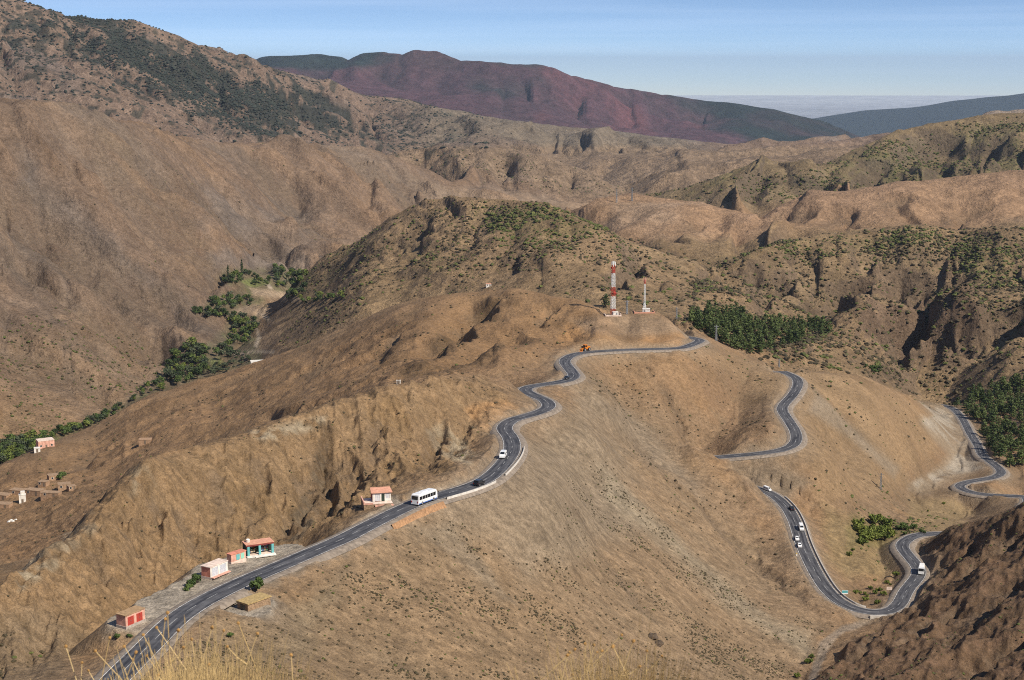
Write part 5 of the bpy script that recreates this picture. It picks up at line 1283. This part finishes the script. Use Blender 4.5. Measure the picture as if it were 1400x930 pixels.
for px, py, w_, d_, h, rz, lab in ((75, 656, 9, 6, 3.2, .5, 'mud house with a grey roof, highest of the village'), (88, 668, 8, 6, 3.0, .3, 'mud house beside the dark tree in the village'), (60, 664, 6, 5, 2.6, -.2, 'small mud house left of the dark tree'), (98, 670, 5, 4, 2.6, .6, 'pale mud house right of the dark tree'), (28, 676, 13, 6, 2.8, -.25, 'long mud house behind the white tower'), (48, 676, 12, 6, 2.8, -.3, 'long mud house right of the white tower'), (70, 679, 12, 5, 2.6, -.15, 'long low mud house on the lower edge of the village'), (4, 682, 10, 6, 2.8, -.3, 'mud house at the left edge of the village'), (5, 694, 10, 6, 2.4, -.1, 'dark-roofed mud house lowest at the left edge')):
    house('mud_house', lab, px, py, 560, w_ * .8, d_ * .85, h * .85, M_MUD, M_MUDROOF, rz, 2)
house('white_hut', 'tiny white hut on the crest of the near ridge', 545, 525, 450, 1.7, 1.5, 1.4, M_WPLAST, M_WPLAST, 0, 1)
house('white_hut', 'white hut on the bare pad behind the round brown hill', 668, 392, 1000, 4.5, 3.5, 2.4, M_WPLAST, M_SALMON, .1, 2)
house('mud_house', 'small square mud ruin on the shoulder above the village', 199, 606, 500, 7, 5, 2.2, M_MUD, M_MUD, .1, 1)
# litter of white stones below the village
for k, (px, py) in enumerate(((12, 714), (18, 713), (22, 711), (15, 712))):
    q = land(px, py, 500); o = MB().blob((0, 0, .1), 1.0, 1, .3, .6).obj('white_boulder', M_WPLAST); o.location = tuple(q); tag(o, 'whitish boulder in the small heap below the village', 'boulder', 'white boulders below the village')
# ------------------------------------------------------------------ vegetation
M_DRY = leaf_mat('dry_shrub_leaf', (.050, .040, .022), (.085, .065, .034))
M_GRN = leaf_mat('green_shrub_leaf', (.055, .066, .018), (.120, .130, .036))
M_TREE = leaf_mat('orchard_leaf', (.045, .072, .020), (.105, .145, .038))
M_OLIVE = leaf_mat('olive_leaf', (.045, .058, .030), (.080, .095, .050))
M_PINE = leaf_mat('pine_needle', (.042, .066, .020), (.115, .145, .044))
M_POPLAR = leaf_mat('poplar_leaf', (.022, .036, .014), (.045, .062, .022))
M_BUSH = leaf_mat('bright_bush_leaf', (.085, .115, .022), (.180, .200, .040))
M_FARTREE = mat('far_tree_leaf', (.030, .036, .026), .9, .3, .05)

def shrub_proto(sub, seed, spiky):
    random.seed(seed); bm = bmesh.new(); bmesh.ops.create_icosphere(bm, subdivisions=sub, radius=1)
    vs_ = []
    for v in bm.verts:
        k = 1 + random.uniform(-spiky, spiky)
        vs_.append((v.co.x * k, v.co.y * k, max(v.co.z, -.35) * k * .62 + .28))
    f_ = [[v.index for v in f.verts] for f in bm.faces]; bm.free()
    return np.array(vs_), np.array(f_)
SHAPES = {s: [shrub_proto(s, 40 + k, .34) for k in range(4)] for s in (1, 2)}

# cell areas of the ground, for an even scatter
_dx = np.gradient(X, axis=1); _dy = np.gradient(V)[:, None]
CAREA = (np.abs(_dx) * np.abs(_dy)).astype(np.float32)
def scatter(mask, n, s0, s1, seed):
    rng = np.random.default_rng(seed)
    w_ = (mask * CAREA).ravel().astype(np.float64); w_ *= (RD.ravel() > 6.2)
    cs = np.cumsum(w_); tot = cs[-1]
    if tot <= 0: return np.zeros((0, 4))
    k = np.searchsorted(cs, rng.random(n) * tot); k = np.clip(k, 0, len(w_) - 1)
    i, j = np.divmod(k, NC); i = np.clip(i, 1, NR - 2); j = np.clip(j, 1, NC - 2)
    u = U[j] + (rng.random(n) - .5) * (U[j + 1] - U[j]); y = V[i] + (rng.random(n) - .5) * (V[i + 1] - V[i]) * .99
    x = u * (y + ROFF); z = ground(x, y)
    s = s0 + (s1 - s0) * rng.random(n) ** 2.2
    return np.stack([x, y, z, s], 1)
clump_s = smooth(-.05, .4, noise_rows(lambda x, y: fbm(x, y, 18, 4, 201), 200, 1300)) + .05
clump_m = smooth(-.12, .32, noise_rows(lambda x, y: fbm(x, y, 60, 4, 203), 900, 3600)) + .04
clump_l = smooth(-.05, .3, 1.25 * wood + .8 * (m_wood - .5)) + .16
ZONES = []   # (points, green share, label for dry, label for green, group)
def zone(mask, n, s0, s1, green, where, seed):
    ZONES.append((scatter(mask, n, s0, s1, seed), green, where))
Zp = lambda P, soft, yr, w=14: poly(P, soft, yr, w)
zone(Zp([(180,960),(330,850),(480,770),(640,710),(700,800),(760,760),(900,830),(1090,900),(1060,980)], 60, (230, 700)) * (clump_s + .1), 5600, .14, .48, .06, 'the open slope below the ridge road', 1)
zone(Zp([(960,760),(860,640),(800,640),(760,720),(900,830),(1100,880),(1130,850)], 60, (300, 760)) * clump_s, 1500, .16, .50, .1, 'the grey slope above the lower bend', 2)
zone(Zp([(780,500),(960,490),(1060,560),(1060,600),(950,620),(1020,700),(1100,800),(950,720),(830,560)], 40, (480, 900)) * clump_s, 520, .25, .75, .1, 'the slope between the two upper roads', 3)
zone(m_face * clump_s, 1700, .2, .6, .12, 'the rilled face behind the shops', 4)
zone(m_knob * clump_s, 1500, .3, .9, .1, 'the brown shoulder left of the masts', 5)
zone(Zp([(960,470),(1060,505),(1170,512),(1270,560),(1230,660),(1240,720),(1120,690),(1090,600)], 30, (620, 1150)) * clump_s, 620, .4, 1.2, .35, 'the spur above the dry river', 6)
zone(Zp([(380,470),(440,365),(530,300),(620,275),(740,284),(830,316),(900,343),(980,360),(960,430),(840,420),(700,398),(560,414),(430,470)], 20, (1080, 1960)) * (clump_m + .15), 8500, .6, 2.1, .28, 'the bushy hill behind the masts', 7)
zone(Zp([(650,295),(740,285),(830,312),(815,340),(700,335)], 20, (1150, 1950)) * (clump_m + .3), 1100, .9, 2.4, .97, 'the green cap of the bushy hill', 8)
zone(Zp([(930,440),(960,370),(1060,336),(1180,316),(1400,316),(1440,420),(1440,560),(1300,548),(1180,510),(1040,492)], 20, (1080, 1800)) * (clump_m + .25), 14000, .6, 2.3, .25, 'the cliffed hill on the right', 9)
zone(Zp([(960,362),(1100,330),(1240,312),(1290,322),(1180,345),(1060,352)], 16, (1150, 1800)) * clump_m + Zp([(1290,330),(1400,320),(1420,390),(1320,380)], 20, (1150, 1800)) * (clump_m + .3), 1900, .9, 2.4, .95, 'the green rim of the cliffed hill', 10)
zone(Zp([(870,276),(1000,245),(1100,240),(1200,192),(1330,166),(1420,160),(1420,255),(1240,268),(1100,272)], 16, (2350, 3150)) * (clump_m + .1), 6500, 1.1, 3.0, .6, 'the green hill at the upper right', 11)
zone(Zp([(-20,430),(120,430),(230,500),(200,540),(100,580),(-20,610)], 40, (1000, 1700)) * clump_m, 900, .6, 1.8, .55, 'the lower flank of the left mountain', 12)
zone(Zp([(-20,150),(230,190),(560,230),(600,270),(420,330),(300,400),(150,420),(-20,400)], 40, (1500, 3400)) * clump_m, 700, .6, 1.6, .3, 'the upper flank of the left mountain', 13)
zone(m_spur * clump_s, 1500, .2, .7, .3, 'the dark rocky spur', 14)
zone(Zp([(1170,690),(1230,700),(1300,700),(1260,735),(1230,800),(1160,820),(1150,770)], 16, (540, 900), 8) * clump_s, 260, .3, .9, .7, 'the hollow inside the lower bends', 15)
zone(poly([(540,215),(700,205),(860,262),(700,262),(600,240)], 20, (3300, 3900)) * clump_m, 900, 1.2, 2.6, .4, 'the round hill in the distance', 16)

def merged(name, P, material, label, sub_big=1):
    """every shrub too small to be told apart, as one mesh"""
    if len(P) == 0: return
    rng = np.random.default_rng(9); VV = []; FF = []; o = 0
    for k in range(4):
        v0, f0 = SHAPES[1][k]; Q_ = P[k::4]
        if len(Q_) == 0: continue
        a = rng.random(len(Q_)) * 6.283; c, s = np.cos(a), np.sin(a); sx = Q_[:, 3] * rng.uniform(.8, 1.3, len(Q_)); sz = Q_[:, 3] * rng.uniform(.7, 1.2, len(Q_))
        x = (v0[None, :, 0] * c[:, None] - v0[None, :, 1] * s[:, None]) * sx[:, None] + Q_[:, 0:1]
        y = (v0[None, :, 0] * s[:, None] + v0[None, :, 1] * c[:, None]) * Q_[:, 3:4] + Q_[:, 1:2]
        z = v0[None, :, 2] * sz[:, None] + Q_[:, 2:3] - .05 * Q_[:, 3:4]
        VV.append(np.stack([x, y, z], -1).reshape(-1, 3)); FF.append((f0[None] + (np.arange(len(Q_)) * len(v0))[:, None, None] + o).reshape(-1, 3)); o += len(Q_) * len(v0)
    co = np.concatenate(VV).astype(np.float32); fa = np.concatenate(FF).astype(np.int32)
    me = bpy.data.meshes.new(name); me.vertices.add(len(co)); me.vertices.foreach_set('co', co.ravel())
    me.loops.add(fa.size); me.loops.foreach_set('vertex_index', fa.ravel()); me.polygons.add(len(fa)); me.polygons.foreach_set('loop_start', np.arange(0, fa.size, 3, dtype=np.int32))
    me.update(); me.materials.append(material)
    ob = bpy.data.objects.new(name, me); LINK(ob); ob['kind'] = 'stuff'; ob['label'] = label
    return ob
rng = np.random.default_rng(3)
allp = {0: [], 1: []}
for zi, (P, g_, where) in enumerate(ZONES):
    isg = rng.random(len(P)) < g_
    for k in (0, 1):
        for p in P[isg == (k == 1)]: allp[k].append((p, zi))
for k, (nm, material, look, cat) in enumerate((('dry_shrub', M_DRY, 'dark dry', 'shrub'), ('green_shrub', M_GRN, 'low green', 'shrub'))):
    L = allp[k]; P = np.array([p for p, z in L]); zid = np.array([z for p, z in L])
    px, py = proj(P[:, 0], P[:, 1], P[:, 2]); size = P[:, 3] / np.hypot(P[:, 1], P[:, 2])
    vis = (px > 5) & (px < 1395) & (py > 5) & (py < 925)
    # only shrubs with a clear line of sight count as the largest in the picture
    cand = np.argsort(-size * vis)[:900]; good = []
    for c in cand:
        f = np.linspace(.3, .985, 90); q = P[c, :3] + np.array([0, 0, P[c, 3] * .5])
        if (ground(q[0] * f, q[1] * f) < q[2] * f + .1).all(): good.append(c)
        if len(good) == 300: break
    meshes = []
    for v in range(4):
        v0, f0 = SHAPES[2][v]
        me = bpy.data.meshes.new(nm); me.from_pydata([tuple(a) for a in v0], [], [tuple(a) for a in f0]); me.update(); me.materials.append(material); meshes.append(me)
    for n_, c in enumerate(good):
        o = bpy.data.objects.new(nm, meshes[n_ % 4]); LINK(o); p = P[c]
        o.location = (p[0], p[1], p[2] - .05 * p[3]); o.rotation_euler = (0, 0, random.uniform(0, 6.28)); s = p[3]; o.scale = (s * random.uniform(.8, 1.3), s, s * random.uniform(.75, 1.2))
        where = ZONES[zid[c]][2]
        tag(o, f'{look} shrub dotted over {where}', cat, f'{look} shrubs on {where}')
    rest = np.setdiff1d(np.arange(len(P)), np.array(good))
    merged('dry_scrub' if k == 0 else 'green_scrub', P[rest], material, f'{look} scrub dotted over the hillsides')
far_ = scatter((m_wood * clump_l + .02 * m_high * (PX < 620)) * (PX > -80), 24000, 2.4, 5.2, 31)
merged('far_woodland', far_, M_FARTREE, 'dark scattered woodland on the high mountain at the left')

# ---- trees
def leaf_cloud(lobes, n, size, seed, droop=0.0):
    rng = np.random.default_rng(seed); mb = MB()
    wts = np.array([l[3] * l[4] for l in lobes]); wts = wts / wts.sum()
    for i in rng.choice(len(lobes), n, p=wts):
        cx, cy, cz, r, rz = lobes[i]
        d = rng.normal(size=3); d /= np.linalg.norm(d); rr = rng.uniform(.55, 1.02)
        c = np.array([cx + d[0]*r*rr, cy + d[1]*r*rr, cz + d[2]*rz*rr])
        a = rng.normal(size=3); a /= np.linalg.norm(a); b = np.cross(a, d + .3 * rng.normal(size=3)); b /= np.linalg.norm(b) + 1e-6
        s = size * rng.uniform(.6, 1.4)
        mb.add([c - a*s - b*s*.6, c + a*s*.3 - b*s*.8, c + a*s + b*s*.5, c - a*s*.3 + b*s*.8], [(0, 1, 2, 3)])
    return mb
def cloud_mesh(mb, name, m):
    me = bpy.data.meshes.new(name); me.from_pydata(mb.v, [], mb.f); me.update(); me.materials.append(m); return me
def tree_proto(name, kind, leafm, seed, label, cat='tree'):
    """unit-height tree"""
    random.seed(seed); rng = np.random.default_rng(seed)
    t = thing(name, label, cat)
    tr = MB()
    if kind == 'round':
        tr.path([(0,0,-.08),(.01,.005,.15),(-.005,.01,.4),(.01,0,.62)], .03, .012)
        for a in range(5):
            an = a*1.26 + rng.uniform(-.3,.3); tr.path([(0,0,.25+.05*a),(math.cos(an)*.14,math.sin(an)*.14,.42+.05*a),(math.cos(an)*.25,math.sin(an)*.25,.52+.06*a)], .013, .004, 4)
        lob = [(rng.uniform(-.2,.2), rng.uniform(-.2,.2), rng.uniform(.42,.78), rng.uniform(.14,.24), rng.uniform(.12,.2)) for _ in range(8)]; mb = leaf_cloud(lob, 330, .05, seed)
    elif kind == 'pine':
        tr.path([(0,0,-.08),(.004,0,.3),(-.004,.004,.65),(0,0,.97)], .022, .004)
        for a in range(9):
            an = a*2.4; z = .22 + .075*a; rr = .22*(1 - (z - .2)/.85); tr.path([(0,0,z),(math.cos(an)*rr,math.sin(an)*rr,z + .05)], .008, .003, 4)
        lob = []
        for z in np.linspace(.22, .92, 9):
            r = .23*(1.06 - z)**.8 + .03
            for a in range(4):
                an = rng.uniform(0, 6.28); lob.append((math.cos(an)*r*.6, math.sin(an)*r*.6, z + rng.uniform(-.03,.03), r*.62, .06))
        mb = leaf_cloud(lob, 340, .035, seed)
    elif kind == 'poplar':
        tr.path([(0,0,-.06),(0,.003,.4),(0,0,.95)], .02, .004)
        for a in range(6):
            an = a*2.4; tr.path([(0,0,.15+.1*a),(math.cos(an)*.05,math.sin(an)*.05,.3+.1*a)], .006, .002, 4)
        lob = [(rng.uniform(-.02,.02), rng.uniform(-.02,.02), z, .085*math.sin(math.pi*min(1,(z+.05)/1.08))**.6, .09) for z in np.linspace(.14,.94,10)]; mb = leaf_cloud(lob, 260, .03, seed)
    else:       # low bush
        for a in range(6):
            an = a*1.05; tr.path([(math.cos(an)*.05,math.sin(an)*.05,-.1),(math.cos(an)*.2,math.sin(an)*.2,.25),(math.cos(an)*.38,math.sin(an)*.38,.55)], .025, .008, 4)
        lob = [(rng.uniform(-.42,.42), rng.uniform(-.42,.42), rng.uniform(.28,.68), rng.uniform(.2,.32), rng.uniform(.18,.28)) for _ in range(8)]; mb = leaf_cloud(lob, 520, .085, seed)
    tr.obj('trunk' if kind != 'bush' else 'stems', M_TRUNK, t)
    o = bpy.data.objects.new('crown', cloud_mesh(mb, 'crown', leafm)); LINK(o); o.parent = t
    return t
PROTO = {}
M_BUSH2 = leaf_mat('yellow_green_leaf', (.070, .095, .020), (.140, .165, .036)); M_TREE2 = leaf_mat('dark_orchard_leaf', (.026, .044, .016), (.060, .085, .026))
def plant(key, loc, h, label, group=None, wide=1.0):
    nm, kind, m_, cat = KINDS[key]; k = random.randrange(4)
    p = PROTO.get((key, k))
    sc = (h * wide * random.uniform(.88, 1.15), h * wide * random.uniform(.88, 1.15), h)
    rz = random.uniform(0, 6.28)
    if p is None:
        if key == 'orchard': m_ = (M_TREE, M_OLIVE, M_BUSH2, M_TREE2)[k]
        p = tree_proto(nm, kind, m_, 100 + 17*k + sum(map(ord, key)), label, cat); PROTO[(key, k)] = p
        random.seed(int(loc[0]*13 + loc[1]*7) & 0xffff)
        p.location = loc; p.rotation_euler = (0, 0, rz); p.scale = sc; o = p
    else: o = dup(p, loc, rz, sc)
    o['label'] = label; o['category'] = cat
    if group: o['group'] = group
    elif 'group' in o: del o['group']
    return o
KINDS = {'orchard': ('orchard_tree', 'round', M_TREE, 'tree'), 'olive': ('olive_tree', 'round', M_OLIVE, 'tree'), 'pine': ('pine_tree', 'pine', M_PINE, 'tree'), 'poplar': ('poplar_tree', 'poplar', M_POPLAR, 'tree'), 'bush': ('bush', 'bush', M_BUSH, 'bush'), 'dbush': ('bush', 'bush', M_TREE, 'bush')}
def in_poly(P):
    P = np.array(P, float); lo, hi = P.min(0), P.max(0)
    while True:
        x, y = random.uniform(lo[0], hi[0]), random.uniform(lo[1], hi[1]); c = False
        for a, b in zip(P, np.roll(P, -1, 0)):
            if (a[1] > y) != (b[1] > y) and x < (b[0]-a[0])*(y-a[1])/(b[1]-a[1]+1e-9)+a[0]: c = not c
        if c: return x, y
def grove(key, P, n, h0, h1, y0, label, group, yr=(0, 1e9), wide=1.0):
    random.seed(int(P[0][0]*3 + n)); k = 0; tries = 0; done = []
    while k < n and tries < n * 12:
        tries += 1; x, y = in_poly(P); q = land(x, y, y0)
        if not (yr[0] < q[1] < yr[1]): continue
        h = random.uniform(h0, h1)
        if any(math.hypot(q[0]-d[0], q[1]-d[1]) < .28*h for d in done): continue
        done.append(q); plant(key, tuple(q), h, label, group, wide); k += 1
O = (1050, 2400)
grove('orchard', [(-6,640),(0,608),(40,600),(68,598),(72,606),(40,622),(10,640)], 60, 6, 11, 1000, 'leafy green tree in the thick grove behind the pink house', 'trees in the grove by the pink house', O, 1.25)
grove('orchard', [(70,605),(72,594),(130,576),(150,566),(165,562),(160,572),(110,590)], 40, 5, 9, 1000, 'leafy green tree in the thin row running up the valley floor', 'trees in the thin valley row', O, 1.2)
grove('orchard', [(150,570),(158,560),(178,546),(194,532),(200,538),(186,550),(166,562)], 18, 3.5, 6, 1000, 'small green tree at the upper tip of the thin valley row', 'small trees at the tip of the row', O, 1.2)
grove('orchard', [(194,540),(196,530),(222,512),(236,520),(220,540)], 18, 5, 9, 1000, 'green tree at the narrow lower end of the orchard', 'trees at the lower end of the orchard', O, 1.2)
grove('orchard', [(226,528),(236,490),(262,476),(285,480),(282,500),(296,520),(262,536)], 60, 8, 14, 1000, 'tall green orchard tree in the broadest part of the valley orchard', 'tall trees of the broad orchard', O, 1.1)
grove('orchard', [(294,490),(298,478),(316,474),(322,486),(314,496)], 12, 8, 12, 1000, 'rounded dark orchard tree beside the bright green plot', 'dark trees beside the bright plot', O, 1.2)
grove('olive', [(286,512),(296,498),(330,495),(336,503),(304,517)], 26, 3, 5, 1000, 'low grey-green olive tree in the plot next to the white house', 'olive trees by the white house', O, 1.5)
grove('olive', [(318,498),(322,484),(340,484),(342,495)], 10, 3.5, 6, 1000, 'grey-green olive tree just above the white house', 'olive trees above the white house', O, 1.3)
grove('orchard', [(312,470),(314,448),(316,434),(330,430),(352,448),(338,474)], 42, 7, 12, 1000, 'tall green tree in the narrow middle stretch of the orchard', 'trees of the middle orchard', O, 1.1)
grove('orchard', [(262,434),(266,428),(300,424),(310,436),(300,440)], 15, 7, 11, 1000, 'dark green tree in the side row below the bare left flank', 'trees of the lower side row', O, 1.2)
grove('orchard', [(280,420),(286,412),(318,408),(346,410),(344,422),(300,424)], 30, 7, 11, 1000, 'green tree in the second side row of the valley', 'trees of the second side row', O, 1.2)
grove('orchard', [(302,390),(306,380),(336,374),(350,380),(330,390)], 18, 7, 11, 1000, 'green tree around the two tall poplars', 'trees around the poplars', (1050, 2600), 1.2)
grove('orchard', [(340,390),(346,384),(384,382),(384,394)], 12, 6, 10, 1000, 'green tree among the small terraced fields', 'trees among the terraced fields', (1050, 2600), 1.2)
grove('orchard', [(373,384),(376,370),(400,372),(420,380),(410,394),(392,398)], 30, 9, 15, 1000, 'big dark tree at the head of the orchard by the stream', 'big trees at the head of the orchard', (1050, 2600), 1.1)
grove('orchard', [(390,412),(394,400),(414,392),(424,396),(410,412)], 12, 7, 11, 1000, 'dark green tree on the bank where the stream bends', 'trees on the stream bend', (1050, 2600), 1.1)
grove('orchard', [(408,420),(416,412),(450,404),(474,402),(472,410),(430,420)], 16, 5, 9, 1000, 'green tree in the row climbing from the stream to the right', 'trees in the row above the stream', (1050, 2600), 1.2)
for px, py, h, lab in ((312, 384, 19, 'slender dark poplar, left and shorter of the two'), (331, 380, 23, 'slender dark poplar, right and taller of the two')):
    plant('poplar', tuple(land(px, py, 1000)), h, lab)
plant('bush', tuple(land(319, 443, 1000)), 10, 'yellowing autumn tree among the green orchard trees')
G = (950, 1500)
grove('pine', [(938,436),(970,430),(1010,428),(1032,448),(1060,440),(1120,446),(1134,456),(1110,464),(1060,478),(1030,488),(990,472),(960,456)], 170, 8, 12.5, 930, 'green pine tree in the dense grove right of the masts', 'pine grove right of the masts', G, 1.4)
grove('pine', [(1296,552),(1316,556),(1330,540),(1404,520),(1404,640),(1378,640),(1352,618),(1344,596),(1328,572)], 125, 7, 11, 900, 'dark pine tree in the wood above the dry river at the right edge', 'pine wood at the right edge', (850, 1500), 1.5)
plant('pine', tuple(land(828, 420, 930)), 11, 'dark round-topped tree just left of the banded mast', None, 1.6)
grove('dbush', [(1178,508),(1184,500),(1204,500),(1206,512)], 7, 2.5, 4.5, 930, 'green bush in the little clump at the foot of the cliffed hill', 'bushes at the foot of the cliffed hill', (900, 1500))
grove('bush', [(1164,744),(1172,722),(1196,712),(1216,716),(1220,735),(1200,746)], 26, 3.2, 5.6, 540, 'big yellow-green bush in the thicket inside the lower bends', 'thicket inside the lower bends', (560, 900))
grove('dbush', [(1214,728),(1222,718),(1254,720),(1262,730),(1240,734)], 10, 2.0, 3.4, 540, 'dark green bush right of the big yellow-green thicket', 'dark bushes right of the thicket', (560, 900))
grove('bush', [(1166,806),(1172,800),(1200,800),(1214,790),(1222,796),(1200,828),(1180,824)], 12, 1.1, 2.0, 480, 'small yellow-green bush on the stream bank inside the lower hairpin', 'small bushes inside the hairpin', (540, 800))
for px, py, h, lab in ((1161, 760, 2.2, 'single yellow-green bush left below the big thicket'), (1166, 754, 1.6, 'smaller yellow-green bush beside the single one below the thicket'), (1170, 812, 2.0, 'green bush just behind the teal road sign'), (1183, 822, 2.2, 'green bush on the stream bank inside the hairpin'), (1190, 806, 1.8, 'low green bush in the middle of the hairpin hollow'), (1212, 798, 1.8, 'green bush left of the pale sign board'), (1225, 788, 2.4, 'green bush next to the road above the pale sign board'), (1200, 826, 2.0, 'dark bush at the edge of the gravel turnout'),
                       (1106, 908, 2.2, 'green bush beside the stream bed below the hairpin'), (1110, 900, 1.6, 'small green bush touching the larger one by the stream bed'), (1090, 926, 1.8, 'green bush at the bottom edge beside the stream bed'), (1290, 690, 1.6, 'yellowish bush on the flat by the dry river'), (1268, 700, 1.3, 'small pale bush on the flat by the dry river')):
    plant('bush', tuple(land(px, py, 380)), h, lab)
for px, py, h, lab in ((350, 806, 3.0, 'small green tree standing on the outer verge opposite the shops'), (268, 797, 2.2, 'dark green bush nearest the coral shop in the row'), (262, 802, 2.0, 'dark green bush in the middle of the row left of the coral shop'), (256, 808, 1.7, 'dark green bush at the far left end of the row by the coral shop'), (316, 872, 1.3, 'dark round shrub on the verge below the bend near the viewer'), (160, 874, 1.2, 'dark straggly shrub left of the road below the red-doored shop'), (177, 873, .9, 'small dark shrub between the road and the straggly one'), (83, 655, 4.5, 'dark tree among the mud houses')):
    plant('dbush', tuple(land(px, py, 240)), h, lab)
# dark lumps standing in for a hole-like shadow on the lower slope
for k, (px, py, r) in enumerate(((892, 872, 1.8), (900, 882, 1.4))):
    q = land(px, py, 300); o = MB().blob((0, 0, .2), r, 2, .28, .7).obj('rock', mat('shadow_lump', (.09, .065, .045), .95, .4, 1.5)); o.location = tuple(q)
    tag(o, ('larger' if k == 0 else 'smaller') + ' dark lump standing in for a shadow on the lower open slope', 'rock')

# ---- dry grass on the brink where the photographer stands
M_STRAW = leaf_mat('straw', (.50, .34, .14), (.70, .52, .26))
M_SEED = mat('seed_head', (.36, .20, .065), .9, .25, 20)
random.seed(11)
def stem_root(px, Yq):
    a, _ = ray(px, 930); x = a * Yq
    return np.array([x, Yq, float(ground(np.array([x]), np.array([Yq]))[0]) - .03])
gr = MB()
def blade(px, top, Yq, lean, r=.0015):
    b = stem_root(px, Yq); e = at(px + lean, top, Yq + random.uniform(-.1, .1))
    m_ = (b + e) / 2 + np.array([-(e[0] - b[0]) * .18, random.uniform(-.03, .03), 0.04])
    gr.path([tuple(b), tuple(m_), tuple(e)], r, r * .35, 3)
    return e
for k in range(950):
    px = random.gauss(278, 42) if k % 10 else random.uniform(60, 420); Yq = random.uniform(2.6, 3.9)
    blade(px, 930 - abs(random.gauss(0, 1)) * 32 * math.exp(-((px - 280) / 95) ** 2) + random.uniform(-6, 14), Yq, random.gauss(10, 46))
for k in range(520):
    px = random.gauss(845, 44); Yq = random.uniform(2.6, 3.9)
    blade(px, 934 - abs(random.gauss(0, 1)) * 30 * math.exp(-((px - 840) / 80) ** 2) + random.uniform(-4, 12), Yq, random.gauss(6, 42))
for k in range(160):
    blade(random.uniform(1, 1400), random.uniform(930, 960), random.uniform(2.6, 3.8), random.gauss(0, 15))
o = gr.obj('dry_grass', M_STRAW); o['kind'] = 'stuff'; o['label'] = 'dry straw-coloured grass along the brink at the bottom edge'
_st = [(150,872,-14),(196,868,-30),(226,846,2),(229,838,14),(214,858,-6),(244,862,18),(170,884,-22),(130,890,-24),(90,884,-16),(306,862,24),(326,852,26),(352,866,30),(398,896,30),(290,858,10),(262,874,6),(186,892,-10),(112,906,-20),
       (786,888,-16),(800,880,-22),(812,882,-14),(850,868,8),(866,876,14),(838,884,2),(884,890,14),(776,896,-10)]
for k, (px, py, lean) in enumerate(_st):
    random.seed(500 + k); Yq = random.uniform(2.9, 3.7); b = stem_root(px - lean * 2.6 - random.gauss(0, 110), Yq); e = at(px, py, Yq)
    t = thing('dry_stalk', 'thin dry flower stalk with a seed head rising from the grass', 'plant stalk', tuple(b), 0, 'dry stalks at the lower left' if px < 600 else 'dry stalks at the lower middle')
    t['label'] = 'dry stalk with orange seed heads rising over the road at the lower left' if px < 600 else 'dry stalk with small seed heads in the grass at the lower middle'
    d = e - b; md = d / 2 + np.array([-d[0] * random.uniform(.1, .3), 0, .04])
    MB().path([(0,0,0), tuple(md), tuple(d)], random.uniform(.0014, .0022), .0009, 5).obj('stem', M_STRAW, t)
    MB().blob(tuple(d), .0042, 1, .25).obj('seed_head', M_SEED, t)
    if k % 3 != 1:
        f = random.uniform(.86, .94); br = d * f + np.array([-d[0] * .04, 0, 0]); be = br + np.array([random.choice((-1, 1)) * random.uniform(.015, .04), 0, random.uniform(.02, .05)])
        MB().path([tuple(br), tuple((br + be) / 2 + np.array([0, 0, -.004])), tuple(be)], .0013, .0009, 4).obj('side_stem', M_STRAW, t)
        MB().blob(tuple(be), .0038, 1, .25).obj('seed_head', M_SEED, t)
